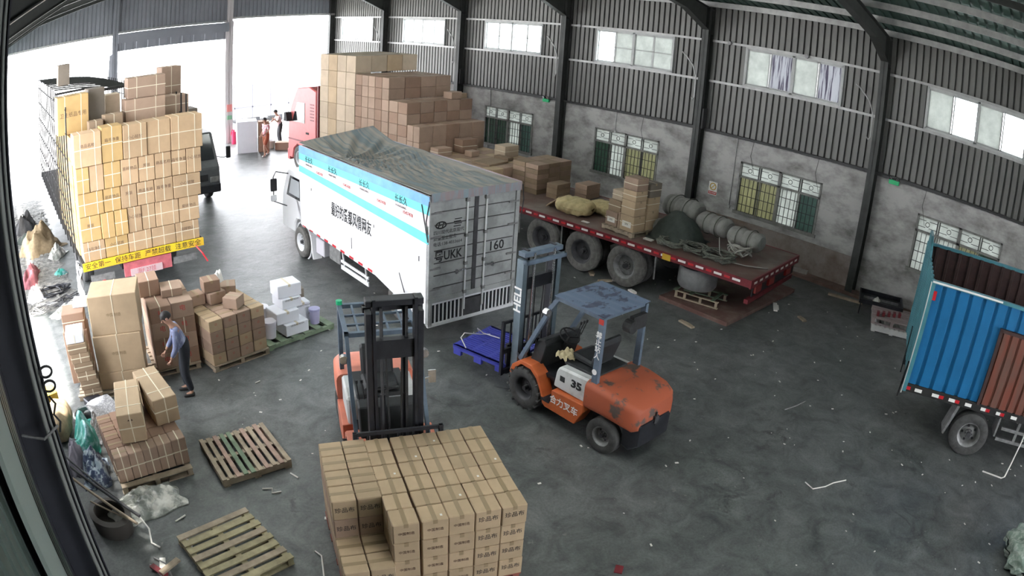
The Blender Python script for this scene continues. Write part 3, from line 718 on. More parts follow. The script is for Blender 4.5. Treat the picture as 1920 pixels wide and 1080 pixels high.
lettering('粤UKK', .24, M_ink, bt, (rx - .032, .60, 1.76), FACE_NX, ext=.001, bold=.004, sx=.85)
lettering('160', .26, M_ink, bt, (rx - .032, -.52, 1.76), FACE_NX, ext=.001, bold=.004, sx=1.0)
e = MB().tube([(rx - .034, .78 + .11 * math.cos(a), 2.36 + .06 * math.sin(a)) for a in [2 * PI * k / 20 for k in range(21)]], .012, 6)
e.bar((rx - .034, .81, 2.41), (rx - .034, .84, 2.31), .02, .008, (1, 0, 0)).bar((rx - .034, .72, 2.41), (rx - .034, .75, 2.31), .02, .008, (1, 0, 0)).bar((rx - .034, .83, 2.35), (rx - .034, .73, 2.37), .018, .008, (1, 0, 0))
e.build('oval_emblem', M_ink, bt)
q = MB()
for k in range(4): q.bx(rx - .036, rx - .03, .34 - (k % 2) * .02, .50 - (k % 2) * .02, 2.29 + k * .045, 2.305 + k * .045)
q.build('striped_emblem', M_ink, bt)
lettering('四川现代北京现代', .085, M_ink, bt, (rx - .032, .60, 2.22), FACE_NX, ext=.001)
lettering('质量至上服务', .085, M_ink, bt, (rx - .032, .68, 2.11), FACE_NX, ext=.001)
lettering('电话:138-4033664', .085, M_ink, bt, (rx - .032, .62, 2.00), FACE_NX, ext=.001)
gr = MB().bx(rx - .04, rx, -hw + .02, hw - .02, .84, .90).bx(rx - .05, rx, -hw, hw, .40, .46)
for k in range(22):
    y = -hw + .08 + k * (TW - .16) / 21
    if abs(y) > .16: gr.bx(rx - .035, rx - .015, y - .014, y + .014, .44, .86)
gr.build('rear_grille', M_white, bt)
MB().bx(rx - .03, rx - .01, -.26, .30, .46, .80).build('lower_plate', M_rimdark, bt)
MB().bx(rx - .01, rx, -hw + .03, hw - .03, .46, .84).build('grille_backing', M_mastdk, bt)
# tarpaulin: sagging sheet over hoops, folded down at the edges
M_tarp = mat('striped_grey_tarpaulin', (0.11, 0.135, 0.145), 0.75, nscale=3.2, col2=(0.22, 0.20, 0.175), thr=(0.44, 0.56), stretch=(0.03, 3.6, 0.02), bump=0.3, detail=5)
M_tarp2 = mat('tarp_light_stripes', (0.24, 0.30, 0.34), 0.75, nscale=1.6, col2=(0.30, 0.24, 0.25), thr=(0.4, 0.6), stretch=(0.1, 6.0, 1), bump=0.2)
def tz(u, v):
    x = -hl + TL * u; y = -hw + TW * v
    ridge = .12 * math.exp(-((u - .60) / .10) ** 2) * (.35 + .65 * (1 - v))
    front = .26 * max(0, (u - .80) / .20) ** 1.2 * (1 - v * .9)
    sag = -.20 * math.sin(PI * u) ** .5 * math.sin(PI * v) ** .7 if 0 < u < 1 and 0 < v < 1 else 0
    rad = math.atan2((v - .95) * TW, (u - .60) * TL); dd = min(1, 2.2 * math.hypot((u - .6) * TL, (v - 1) * TW) / TL)
    fold = .050 * math.sin(22 * rad) * (1 - dd * .5) + .028 * math.sin(41 * rad + 5 * u) + .012 * math.sin(97 * v - 30 * u) * (u < .6)
    e = min(1, 8 * min(u, 1 - u, v, 1 - v))
    return (x, y, zt + .03 + ridge * e ** .3 + front + sag + fold * e)
tp = MB().grid(tz, 90, 56, .012).build('tarpaulin', M_tarp, bt, smooth=True)
fl = MB()
fl.grid(lambda u, v: (-hl - .035 - .012 * math.sin(u * 40) * v, -hw + TW * u, zt + .05 - .16 * v), 30, 3)
fl.grid(lambda u, v: (-hl + TL * u, -hw - .02 - .02 * math.sin(u * 60) * v, zt + .05 - .22 * v), 60, 3)
fl.build('tarpaulin_flap', M_tarp2, bt)
MB().tube([(-hl - .03, -hw - .02, zt), (-hl - .05, -hw - .05, zt - .3), (-hl - .02, -hw - .04, zt - .6)], .012, 6).tube([(-hl, hw + .02, zt - .1), (-hl + .10, hw + .015, zt - .5), (-hl + .02, hw + .012, zt - .85)], .010, 6).tube([(-hl + .25, hw + .02, zt - .2), (-hl + .12, hw + .015, zt - .6), (-hl + .03, hw + .015, zt - .86)], .010, 6).split('tie_rope', M_rimdark, bt)
# chassis, wheels, tanks
MB().bx(-hl + .2, hl + 1.2, -.38, -.28, .62, .80).bx(-hl + .2, hl + 1.2, .28, .38, .62, .80).bx(-1.6, -1.5, -.9, .9, .80, .92).bx(1.5, 1.6, -.9, .9, .8, .92).build('chassis', M_mastdk, bt)
wheel(bt, -1.55, hw - .28, .40, .24, 1, M_tyre, M_white, .21, name='rear_wheel'); wheel(bt, -1.55, -hw + .28, .40, .24, -1, M_tyre, M_white, .21, name='rear_wheel')
wheel(bt, hl + .10, hw - .12, .40, .22, 1, M_tyre, M_white, .23, name='front_wheel'); wheel(bt, hl + .10, -hw + .12, .40, .22, -1, M_tyre, M_white, .23, name='front_wheel')
MB().bx(.9, 1.45, .55, .95, .42, .78).build('fuel_tank', M_rim, bt, bevel=.03)
MB().bx(1.75, 2.2, .55, .95, .35, .75).build('battery_box', mat('pale_tool_box', (0.5, 0.48, 0.52), 0.6), bt, bevel=.02)
sg = MB().bar((0.7, hw - .06, .9), (.55, hw - .06, .42), .03).bar((-.4, hw - .06, .85), (-.5, hw - .06, .42), .03).bx(-.55, .75, hw - .08, hw - .05, .40, .50).bx(-.55, .75, hw - .08, hw - .05, .56, .62)
sg.build('side_guard', M_white, bt)
st = MB(); strip(st, (-hl + 2.0, hw, .84), (hl, hw, .92), 9, .05, .008, 0, (0, 1, 0), .45, (0, -.006, 0)); st.split('reflector_strip', M_reflr, bt)
# cab
cw = .93; x0 = hl + .05
def cabring(x, zb_, zt_, w): return [(x, -w, zb_), (x, w, zb_), (x, w * 1.0, zb_ + (zt_ - zb_) * .55), (x, w * .93, zt_ - .10), (x, w * .85, zt_), (x, -w * .85, zt_), (x, -w * .93, zt_ - .10), (x, -w, zb_ + (zt_ - zb_) * .55)]
MB().prism([(x0, .62), (x0 - .02 + .0, .62), (x0, 2.12), (x0 + .9, 2.16), (x0 + 1.05, 2.08), (x0 + 1.38, 1.42), (x0 + 1.45, .95), (x0 + 1.45, .50), (x0 + .62, .50), (x0 + .58, .75), (x0 + .45, .90), (x0 - .12 + .12, .92)], -cw, cw, 'y').build('cab', M_boxwhite, bt, bevel=.03)
for s in (-1, 1):
    w_ = MB().prism([(x0 + .12, 1.42), (x0 + .10, 1.98), (x0 + .82, 1.98), (x0 + 1.10, 1.42)], s * cw, s * (cw + .006), 'y').build('side_window', M_glassdark, bt)
    MB().prism([(x0 + .22, 1.50), (x0 + .22, 1.92), (x0 + .74, 1.92), (x0 + .92, 1.50)], s * (cw + .006), s * (cw + .010), 'y').build('window_glass', mat('painted_sky_glass', (0.45, 0.47, 0.50), 0.1), w_)  # sky reflection put into the pane as a pale grey colour
    MB().bx(x0 + .08, x0 + .16, s * cw, s * (cw + .02), 1.05, 1.16).build('door_handle', M_ink, bt)
    MB().tube([(x0 + .95, s * cw, 2.0), (x0 + 1.15, s * (cw + .28), 2.05), (x0 + 1.2, s * (cw + .34), 1.9), (x0 + 1.2, s * (cw + .34), 1.25), (x0 + 1.1, s * cw, 1.10)], .014, 6).build('mirror_arm', M_ink, bt)
    MB().bx(x0 + 1.17, x0 + 1.23, s * (cw + .24), s * (cw + .42), 1.52, 1.86).build('side_mirror', M_ink, bt, bevel=.02)
    MB().bx(x0 + 1.17, x0 + 1.23, s * (cw + .26), s * (cw + .42), 1.25, 1.42).build('side_mirror', M_white, bt, bevel=.02)
    MB().lathe([(.46, -.12), (.50, -.12), (.50, .03), (.46, .03)], yM((x0 + .05, s * (cw - .04), .42), s), 28).build('wheel_arch', M_white, bt)
    MB().prism([(x0 - .62, .12), (x0 - .58, .12), (x0 - .45, .72), (x0 - .50, .72)], s * .72, s * .96, 'y').build('mudflap', M_boxwhite, bt)
MB().prism([(x0 + 1.06, 2.04), (x0 + 1.38, 1.40), (x0 + 1.40, 1.42), (x0 + 1.09, 2.06)], -.82, .82, 'y').build('windscreen', M_glassdark, bt)
# ------------------------------------------------------------------ cartons
def kraft(name, c, rnd=.10, n=.10): return mat(name, c, 0.85, noise=n, nscale=2.5, rand=rnd, detail=6)
K_front = kraft('kraft_board', (0.42, 0.31, 0.20))
K_pink = kraft('pinkish_kraft_board', (0.33, 0.23, 0.17), .12)
K_dull = kraft('dull_brown_board', (0.27, 0.195, 0.13), .12)
K_pale = kraft('pale_kraft_board', (0.46, 0.365, 0.27), .08)
K_yell = kraft('golden_kraft_board', (0.42, 0.28, 0.12), .14)
K_dark = kraft('dark_grey_brown_board', (0.16, 0.135, 0.11), .1)
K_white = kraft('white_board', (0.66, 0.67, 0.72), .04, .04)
K_red = kraft('reddish_board', (0.265, 0.17, 0.12), .12)
M_tape = mat('brown_packing_tape', (0.28, 0.205, 0.12), 0.35)
M_tapel = mat('light_packing_tape', (0.50, 0.44, 0.33), 0.35)
M_strap = mat('pale_plastic_strap', (0.66, 0.60, 0.46), 0.5)
M_seam = mat('carton_seam_shadow_gap', (0.10, 0.07, 0.045), 0.9)
M_label = mat('white_paper_label', (0.72, 0.70, 0.66), 0.8)
_mc = {}
def cached(key, fn):
    if key not in _mc: _mc[key] = fn()
    return _mc[key]
def carton_mesh(l, w, h, m):
    return cached(('c', round(l, 3), round(w, 3), round(h, 3), m.name), lambda: MB().bx(-l / 2, l / 2, -w / 2, w / 2, 0, h).mesh('carton', m, bevel=min(.009, h * .04)))
def tape_mesh(l, w, h, m, ax):
    def f():
        t = .025; e = .0015
        if ax == 'x': return MB().bx(-l / 2 - e, l / 2 + e, -t, t, h - .05, h + e).mesh('tape', m)
        return MB().bx(-t, t, -w / 2 - e, w / 2 + e, h - .05, h + e).mesh('tape', m)
    return cached(('t', round(l, 3), round(w, 3), round(h, 3), m.name, ax), f)
def strap_mesh(l, w, h, kind):
    def f():
        mb = MB(); e = .004; t = .008
        def loop_x(x): mb.bx(x - t, x + t, -w / 2 - e, w / 2 + e, h, h + e).bx(x - t, x + t, -w / 2 - e, -w / 2, 0, h).bx(x - t, x + t, w / 2, w / 2 + e, 0, h).bx(x - t, x + t, -w / 2, w / 2, -.001, .001)
        def loop_y(y): mb.bx(-l / 2 - e, l / 2 + e, y - t, y + t, h, h + e).bx(-l / 2 - e, -l / 2, y - t, y + t, 0, h).bx(l / 2, l / 2 + e, y - t, y + t, 0, h)
        def loop_z(z): mb.bx(-l / 2 - e, l / 2 + e, -w / 2 - e, -w / 2, z - t, z + t).bx(-l / 2 - e, l / 2 + e, w / 2, w / 2 + e, z - t, z + t).bx(-l / 2 - e, -l / 2, -w / 2, w / 2, z - t, z + t).bx(l / 2, l / 2 + e, -w / 2, w / 2, z - t, z + t)
        for ch in kind:
            if ch == 'y': loop_y(0)
            if ch == 'Y': loop_y(-w * .26); loop_y(w * .26)
            if ch == 'x': loop_x(0)
            if ch == 'X': loop_x(-l * .26); loop_x(l * .26)
            if ch == 'z': loop_z(h * .52)
        return mb.mesh('strap', M_strap)
    return cached(('s', round(l, 3), round(w, 3), round(h, 3), kind), f)
CARTON_N = [0]; MERGED = {}
def carton(x, y, z, l, w, h, rz, m, label, group, tape=None, strap=None, prt=None, extra=0, name='carton', cat='box', tilt=None):
    """l along heading rz, w across, base at z; cartons buried in a stack go into one mass per board colour"""
    idx = CARTON_N[0]; CARTON_N[0] += 1
    if idx in MERGE_SET:
        M = Matrix.Translation((x, y, z)) @ Euler((0, 0, rz) if tilt is None else (tilt[0], tilt[1], rz)).to_matrix().to_4x4()
        MERGED.setdefault(m.name, (m, MB()))[1].bx(-l / 2, l / 2, -w / 2, w / 2, 0, h, M)
        return obj('buried', None)
    o = obj(name, carton_mesh(l, w, h, m), None, None, (x, y, z), (0, 0, rz) if tilt is None else (tilt[0], tilt[1], rz))
    tag(o, label, cat, group); o['idx'] = idx
    if tape: obj('tape', tape_mesh(l, w, h, M_tape if m is not K_white else M_tapel, tape), o)
    if strap: obj('strap', strap_mesh(l, w, h, strap), o)
    if prt:
        body, size, col, face, dz = prt
        R = {'-x': (FACE_NX, (-l / 2 - .001, 0, h * dz)), '+y': ((PI / 2, 0, PI), (0, w / 2 + .001, h * dz)), '-y': (FACE_NY, (0, -w / 2 - .001, h * dz))}[face]
        obj('printing', text_mesh(body, size, col, ext=.0008), o, None, R[1], R[0])
    return o
# ---- the big carton pile in front
PH = math.radians(67.2); PF = Vector((math.cos(PH), math.sin(PH), 0)); PL = Vector((-math.sin(PH), math.cos(PH), 0))
pc = Vector((3.985, 4.985, 0))
NR, NC, NL = 6, 5, 4; pd, pw, ph_ = 1.62 / NR, 1.47 / NC, 1.07 / NL
GF = 'kraft cartons in the near pile'
def rowname(i, n): return 'front row' if i == 0 else ('back row' if i == n - 1 else ORD[i + 1] + ' row from the front')
for c in range(NC):
    for r in range(NR):
        for k in range(NL):
            if not (c in (0, NC - 1) or r in (0, NR - 1) or k == NL - 1): continue
            jx, jy = random.uniform(-.004, .004), random.uniform(-.004, .004)
            p = pc + PF * ((r + .5) * pd - 1.62 / 2 + jx) + PL * (1.47 / 2 - (c + .5) * pw + jy)
            gap = .016 if (c == 0) else 0
            p = p + PL * gap
            lay = 'top layer' if k == NL - 1 else ('bottom layer' if k == 0 else ('second layer' if k == 1 else 'third layer'))
            pos = 'leftmost column' if c == 0 else ('rightmost column' if c == NC - 1 else ORD[c + 1] + ' column')
            lab = 'near pile carton, %s, %s, %s' % (lay, rowname(r, NR), pos)
            prt = None
            if r == 0: prt = ('珍品布', .075, M_ink, '-x', .55) if c >= 3 else ('中国制造', .045, M_brownink, '-x', .5)
            o_ = carton(p.x, p.y, .13 + k * ph_, pd - .009, pw - .009, ph_ - .002, PH + random.uniform(-.006, .006), K_front, lab, GF, tape='x', prt=prt)
            if k == NL - 1 and (c * 5 + r * 3) % 4 == 1: obj('sticker', cached('sticker', lambda: MB().bx(-.016, .016, -.012, .012, 0, .001).mesh('sticker', M_label)), o_, None, (-.06, -.08, ph_ - .0015))
pc2 = Vector((3.125, 5.64, 0))
for c in range(2):
    for r in range(-2, 4):
        for k in range(NL if r >= 0 else NL - 2):
            if r > 0 and r < 3 and c == 1 and k < NL - 1: continue
            p = Vector((2.665, 5.215, 0)) + PF * ((r + .5) * .288) - PL * ((c + .5) * .283)
            lay = ORD[k + 1] + ' layer up'
            lab = 'carton on the narrow left-hand stack, %s, %s, %s' % (lay, 'low front step' + (' back row' if r == -1 else ' front row') if r < 0 else ORD[r + 1] + ' row behind the step', 'outer side' if c == 0 else 'inner side')
            prt = ('珍品布', .075, M_ink, '-x', .5) if (r == 0 or r == -2) else None
            carton(p.x, p.y, .13 + k * ph_, .279, .272, ph_ - .002, PH + random.uniform(-.008, .008), K_front if k % 2 else K_pink, lab, 'cartons of the narrow left stack', tape='y', prt=prt)

# ---- pallets
M_wood = mat('weathered_pallet_wood', (0.33, 0.27, 0.20), 0.85, noise=0.3, nscale=5, stretch=(1, 1, 1), rand=0.05, detail=8)
M_woodpk = mat('pinkish_pallet_wood', (0.36, 0.25, 0.20), 0.85, noise=0.3, nscale=5, detail=8)
M_woodyl = mat('yellowed_pallet_wood', (0.33, 0.29, 0.18), 0.85, noise=0.3, nscale=5, detail=8)
M_woodgn = mat('greenish_pallet_wood', (0.17, 0.22, 0.15), 0.85, noise=0.3, nscale=5, detail=8)
def pallet(name, label, loc, rz, L_, W_, n, across, mats, h=.13, group=None, gap=None, bot=True):
    """boards run along x when across is False, else along y"""
    t = thing(name, label, 'pallet', loc, rz, group)
    for i in range(n):
        m = mats[i % len(mats)] if isinstance(mats, list) else mats
        if across:
            bw = L_ / n * (gap or .62); x = -L_ / 2 + bw / 2 + (L_ - bw) * i / (n - 1)
            MB().bx(x - bw / 2, x + bw / 2, -W_ / 2 + random.uniform(-.01, .01), W_ / 2 + random.uniform(-.01, .01), h - .02, h).build('deck_board', m, t)
        else:
            bw = W_ / n * (gap or .62); y = -W_ / 2 + bw / 2 + (W_ - bw) * i / (n - 1)
            MB().bx(-L_ / 2 + random.uniform(-.01, .01), L_ / 2 + random.uniform(-.01, .01), y - bw / 2, y + bw / 2, h - .02, h).build('deck_board', m, t)
    m0 = mats[0] if isinstance(mats, list) else mats
    for i in range(3):
        if across: y = (-1 + i) * (W_ / 2 - .05); MB().bx(-L_ / 2, L_ / 2, y - .04, y + .04, .02, h - .02).build('stringer', m0, t)
        else: x = (-1 + i) * (L_ / 2 - .05); MB().bx(x - .04, x + .04, -W_ / 2, W_ / 2, .02, h - .02).build('stringer', m0, t)
    if bot:
        for i in range(3):
            if across: x = (-1 + i) * (L_ / 2 - .06); MB().bx(x - .05, x + .05, -W_ / 2, W_ / 2, 0, .02).build('bottom_board', m0, t)
            else: y = (-1 + i) * (W_ / 2 - .06); MB().bx(-L_ / 2, L_ / 2, y - .05, y + .05, 0, .02).build('bottom_board', m0, t)
    return t
# boards of the upper pallet run away from the camera
pallet('wooden_pallet', 'empty grey wooden pallet lying by the strapped carton row', (2.78, 8.12, 0), math.radians(86.5), 1.13, 1.08, 10, False, [M_wood, M_woodpk, M_wood, M_woodpk, M_wood, M_woodgn, M_woodgn, M_woodpk, M_wood, M_wood])
pallet('wooden_pallet', 'empty yellowish slatted pallet nearest the camera at the bottom', (1.75, 6.28, 0), math.radians(94.5), 1.18, 1.08, 8, True, [M_woodyl, M_wood, M_woodyl], gap=.66)
M_plred = mat('red_brown_pallet_wood', (0.26, 0.08, 0.06), 0.8, noise=0.3)
p_ = pc
pallet('wooden_pallet', 'red-brown pallet under the near carton pile', (p_.x, p_.y, 0), PH, 1.60, 1.45, 8, True, M_plred, h=.128)
q_ = Vector((2.665, 5.215, 0)) + PF * .30 - PL * .283
pallet('wooden_pallet', 'pallet under the narrow left carton stack', (q_.x, q_.y, 0), PH, 1.7, .56, 8, True, M_plred, h=.128)

# ---- blue plastic pallet on the forks
M_bluepl = mat('blue_plastic', (0.05, 0.06, 0.34), 0.4, noise=0.1)
bp_ = thing('plastic_pallet', 'blue plastic pallet raised on the right forklift forks', 'pallet', (7.66, 8.06, .345), math.radians(100))
mb = MB()
for k in range(17): y = -.52 + k * 1.04 / 16; mb.bx(-.55, .55, y - .02, y + .02, .11, .14)
for x in (-.54, -.18, .18, .54): mb.bx(x - .03, x + .03, -.53, .53, .09, .138)
mb.bx(-.56, .56, -.54, -.50, .06, .14).bx(-.56, .56, .50, .54, .06, .14)
mb.build('slatted_top', M_bluepl, bp_)
for x in (-.46, 0, .46):
    for y in (-.52, 0, .52):
        if y == 0: continue
        MB().bx(x - .08, x + .08, y - .03 * (1 if y < 0 else 1), y + .03, -.03, .10).build('foot_block', M_bluepl, bp_)
for i, pts in enumerate([[(.30, .50, .14), (.42, .50, .30), (.46, .36, .33), (.40, .0, .20), (.32, -.2, .16)], [(.50, -.1, .16), (.46, .0, .30), (.38, -.08, .20), (.10, -.2, .155)]]):
    s_ = MB().tube([bp_.matrix_world @ Vector(p) if False else Vector(p) for p in pts], .010, 6).build('packing_strap', M_label)
    s_.location = bp_.location; s_.rotation_euler = bp_.rotation_euler
    tag(s_, ['long loose white strap arching over the blue pallet', 'short loose white strap curling on the blue pallet'][i], 'strap')
# ------------------------------------------------------------------ flatbed trailer
FA = math.radians(93.06); fF = Vector((math.cos(FA), math.sin(FA), 0)); fR = Vector((math.sin(FA), -math.cos(FA), 0))
FO = Vector((12.94, 5.99, 0))            # rear left corner of the deck, on the ground
FW = 2.85; FLEN = 17.0; DZ = 1.20
def dk(s, t, z=DZ): return FO + fF * s + fR * t + Vector((0, 0, z))
M_deck = mat('rust_red_deck_plate', (0.14, 0.085, 0.070), 0.65, nscale=1.3, col2=(0.20, 0.17, 0.145), thr=(0.45, 0.68), detail=9)
M_redrail = mat('dark_red_trailer_paint', (0.16, 0.018, 0.025), 0.5, noise=0.25)
tr_ = thing('flatbed_trailer', 'long dark red flatbed trailer loaded with cartons along the right wall', 'trailer', (FO.x, FO.y, 0), FA)
# local frame: x forward (s), y = -t
MB().bx(0, FLEN, -FW, 0, DZ - .07, DZ).build('deck', M_deck, tr_)
MB().bx(0, FLEN, 0, .03, DZ - .16, DZ + .01).bx(0, FLEN, -FW - .03, -FW, DZ - .16, DZ + .01).bx(-.04, 0, -FW - .03, .03, DZ - .18, DZ + .01).build('side_rail', M_redrail, tr_)
MB().bx(.3, FLEN, -FW / 2 - .55, -FW / 2 - .40, DZ - .42, DZ - .07).bx(.3, FLEN, -FW / 2 + .40, -FW / 2 + .55, DZ - .42, DZ - .07).build('chassis_beam', M_mastdk, tr_)
cm = MB()
for k in range(17): cm.bx(.4 + k, .48 + k, -FW + .05, -.05, DZ - .16, DZ - .07)
cm.build('cross_member', M_mastdk, tr_)
rw = MB(); strip(rw, (0.1, .033, DZ - .07), (14, .033, DZ - .07), 30, .05, .006, 0, (0, 1, 0), .42); rw.split('white_reflector', M_reflw, tr_)
rr = MB(); strip(rr, (0.33, .033, DZ - .07), (14.2, .033, DZ - .07), 30, .05, .006, 0, (0, 1, 0), .30); rr.split('red_reflector', M_reflr, tr_)
rr = MB(); strip(rr, (-.043, -.05, DZ - .08), (-.043, -FW + .05, DZ - .08), 9, .05, .006, 0, (1, 0, 0), .5); rr.split('rear_reflector', M_reflw, tr_)
MB().bx(2.02, 2.24, .034, .04, DZ - .16, DZ - .02).build('yellow_plate', mat('yellow_plate_paint', (0.62, 0.40, 0.04), 0.5), tr_)
for i, s in enumerate((3.30, 4.62, 5.94)):
    for sd, y in ((1, -.18), (-1, -FW + .18)):
        wheel(tr_, s, y, .52, .29, sd, M_tyre, M_rimdark if i else M_rim, .30, deep=.07, holes=10)
        wheel(tr_, s, y - sd * .33, .52, .27, sd, M_tyre2, M_rimdark, .30, deep=.02, holes=6, name='inner_wheel')
    MB().cyl((s, -.3, .52), (s, -FW + .3, .52), .07, 12).build('axle', M_mastdk, tr_)
mg = MB()
for s in (2.45, 5.28, 6.75): mg.bar((s, -.05, DZ - .16), (s, -.08, .45), .02, .035)
mg.split('bracket', M_rim, tr_)
MB().lathe([(.0, -.24), (.42, -.24), (.47, -.16), (.47, .16), (.42, .24), (0, .24)], Matrix.Translation((1.55, -.55, DZ - .50)), 24, closed=False).build('spare_wheel_cover', mat('grey_underslung_tank', (0.17, 0.17, 0.17), 0.6, noise=.2), tr_, smooth=True)
MB().bx(.02, .12, -FW + .1, -.1, .62, .72).bx(.04, .12, -.7, -.62, .62, DZ - .16).bx(.04, .12, -FW + .62, -FW + .7, .62, DZ - .16).build('rear_bumper', M_redrail, tr_)
for y in (-.45, -1.2, -FW + .6): MB().bx(-.04, .02, y - .16, y + .16, DZ - .36, DZ - .20).build('tail_lamp', mat('red_lamp_lens', (0.30, 0.03, 0.03), 0.3), tr_)
MB().bx(.02, .04, -FW + .1, -.25, DZ - .44, DZ - .18).build('rear_panel', M_mastdk, tr_)
for y in (-.3, -FW + .3): MB().bx(9.6, 9.75, y - .07, y + .07, .05, DZ - .1).bx(9.5, 9.85, y - .15, y + .15, .0, .05).build('landing_leg', M_mastdk, tr_)
MB().bx(FLEN - .06, FLEN, -FW, 0, DZ, DZ + 2.3).build('headboard', M_redrail, tr_)

# ---- red tractor cab
tc = thing('tractor_cab', 'red truck tractor in front of the tall carton stack', 'truck', tuple(dk(17.25, 0, 0)), FA)
M_redcab = mat('faded_red_cab_paint', (0.55, 0.13, 0.13), 0.4, noise=.08)
MB().prism([(0, .75), (0, 3.25), (.5, 3.40), (1.5, 3.30), (2.0, 2.55), (2.2, 1.9), (2.25, .45), (1.85, .45), (1.75, .85), (1.45, 1.05), (1.15, .95), (1.0, .75)], -FW + .1, -.1, 'y').build('cab_body', M_redcab, tc, bevel=.04)
for sd, y in ((1, -.1), (-1, -FW + .1)):
    MB().prism([(.85, 1.95), (.85, 2.75), (1.45, 2.75), (1.85, 1.95)], y, y + sd * .012, 'y').build('side_window', M_glassdark, tc)
    MB().prism([(1.85, 1.95), (1.95, 2.3), (2.1, 2.3), (2.15, 1.95)], y, y + sd * .25, 'y').build('side_mirror', M_ink, tc)
    wheel(tc, 1.42, y - sd * .18, .50, .28, sd, M_tyre, M_white, .28, name='front_wheel'); wheel(tc, -.9, y - sd * .2, .50, .28, sd, M_tyre, M_rim, .28, name='rear_wheel')
    lt_ = MB()
    for k in range(6): lt_.bx(.15, .45, y, y + sd * .006, 2.1 + k * .12, 2.15 + k * .12)
    lt_.build('side_vent', M_redrail, tc)
    MB().bx(.55, .75, y, y + sd * .02, 1.55, 1.62).build('door_handle', M_ink, tc)
    MB().bx(1.0, 2.2, y, y + sd * .01, 1.20, 1.26).build('trim_line', M_redrail, tc)
MB().prism([(1.52, 3.22), (1.98, 2.5), (2.18, 1.9), (2.21, 1.9), (2.01, 2.52), (1.56, 3.24)], -FW + .3, -.3, 'y').build('windscreen', M_glassdark, tc)
MB().bx(2.1, 2.3, -FW + .1, -.1, .35, .80).build('bumper', M_redcab, tc, bevel=.03)
MB().bx(-2.2, 1.8, -FW / 2 - .5, -FW / 2 - .35, .60, .85).bx(-2.2, 1.8, -FW / 2 + .35, -FW / 2 + .5, .60, .85).build('chassis', M_mastdk, tc)

# ---- cartons on the flatbed: tiers stepping down towards the tail
def deck_carton(s, t, z, ds, dt, dz, m, lab, grp, tape=None, strap=None, rj=.01, prt=None):
    p = dk(s + ds / 2, t + dt / 2, z)
    return carton(p.x, p.y, z, ds - .016, dt - .016, dz - .006, FA + random.uniform(-rj, rj), m, lab, grp, tape, strap, prt)
def tier(nm, s0, s1, t0, t1, z0, z1, ds, dt, dz, ms, strap=None, hide_below=None):
    ns = max(1, round((s1 - s0) / ds)); nt = max(1, round((t1 - t0) / dt)); nz = max(1, round((z1 - z0) / dz))
    ds = (s1 - s0) / ns; dt = (t1 - t0) / nt; dz = (z1 - z0) / nz
    for i in range(ns):
        for j in range(nt):
            for k in range(nz):
                rear = (i == 0) and (hide_below is None or z0 + (k + 1) * dz > hide_below + .02)
                if not (j == 0 or rear or k == nz - 1): continue
                if j == nt - 1 and not rear and k < nz - 1: continue
                lab = '%s carton, %s up, %s from the tail, %s across' % (nm, ORD[k + 1], ORD[i + 1], ORD[j + 1])
                m = ms[(i * 7 + k * 3 + j) % len(ms)]
                deck_carton(s0 + i * ds, t0 + j * dt, z0 + k * dz, ds, dt, dz, m, lab, 'cartons of the %s' % nm, strap=strap)
z_ = DZ + .003
tier('tallest tier', 14.57, 16.90, .04, 2.72, z_, 4.70, .60, .67, .585, [K_pale, K_pale, K_front], hide_below=4.10)
tier('second tallest tier', 12.63, 14.55, .04, 2.66, z_, 4.08, .385, .66, .36, [K_pink, K_red, K_pink], hide_below=3.37)
tier('middle tier', 11.66, 12.61, .04, 2.80, z_, 3.37, .475, .55, .36, [K_pink, K_red], hide_below=2.70)
tier('lower tier', 11.02, 11.64, .04, 2.80, z_, 2.70, .31, .55, .50, [K_pink, K_pink, K_red], hide_below=1.82)
tier('low carton layer', 8.28, 11.0, .04, 2.80, z_, 1.82, .453, .46, .31, [K_pink, K_front, K_pink], strap=None)
tier('flat carton stack', 7.28, 8.26, 1.28, 2.78, z_, 2.06, .49, .50, .143, [K_dull, K_pink])
tier('small flat stack', 6.62, 7.02, 1.38, 1.98, z_, 1.62, .40, .60, .14, [K_dull])
tier('small end stack', 6.12, 6.56, 2.08, 2.72, z_, 1.62, .44, .64, .14, [K_pink])
for s, t, z, ds, dt, dz, m, lab in ((10.45, .35, 1.82, .42, .55, .26, K_pink, 'strapped carton lying nearest the truck roof on the low layer'), (9.9, 1.2, 1.82, .34, .34, .18, K_pink, 'small flat carton on the low layer beside the leaning one'),
        (10.45, 1.35, 1.82, .45, .6, .44, K_red, 'tall brown carton leaning by the lower tier'), (9.3, 2.05, 1.82, .50, .60, .36, K_pale, 'pale open-sided carton alone at the wall side of the low layer'),
        (8.7, .7, 1.82, .7, .9, .06, K_dull, 'folded flat carton sheet on the low layer'), (11.75, 1.9, 3.37, .40, .50, .24, K_pink, 'small carton resting on top of the middle tier'), (11.9, 2.42, 3.37, .5, .34, .16, K_dull, 'flat carton behind the small one on the middle tier'),
        (8.9, 1.75, 1.82, .6, .25, .10, K_dull, 'thin carton strip beside the pale open-sided carton')):
    deck_carton(s, t, z + .004, ds, dt, dz, m, lab, 'loose cartons on the flatbed load', strap='z' if dz > .25 else None, rj=.12)
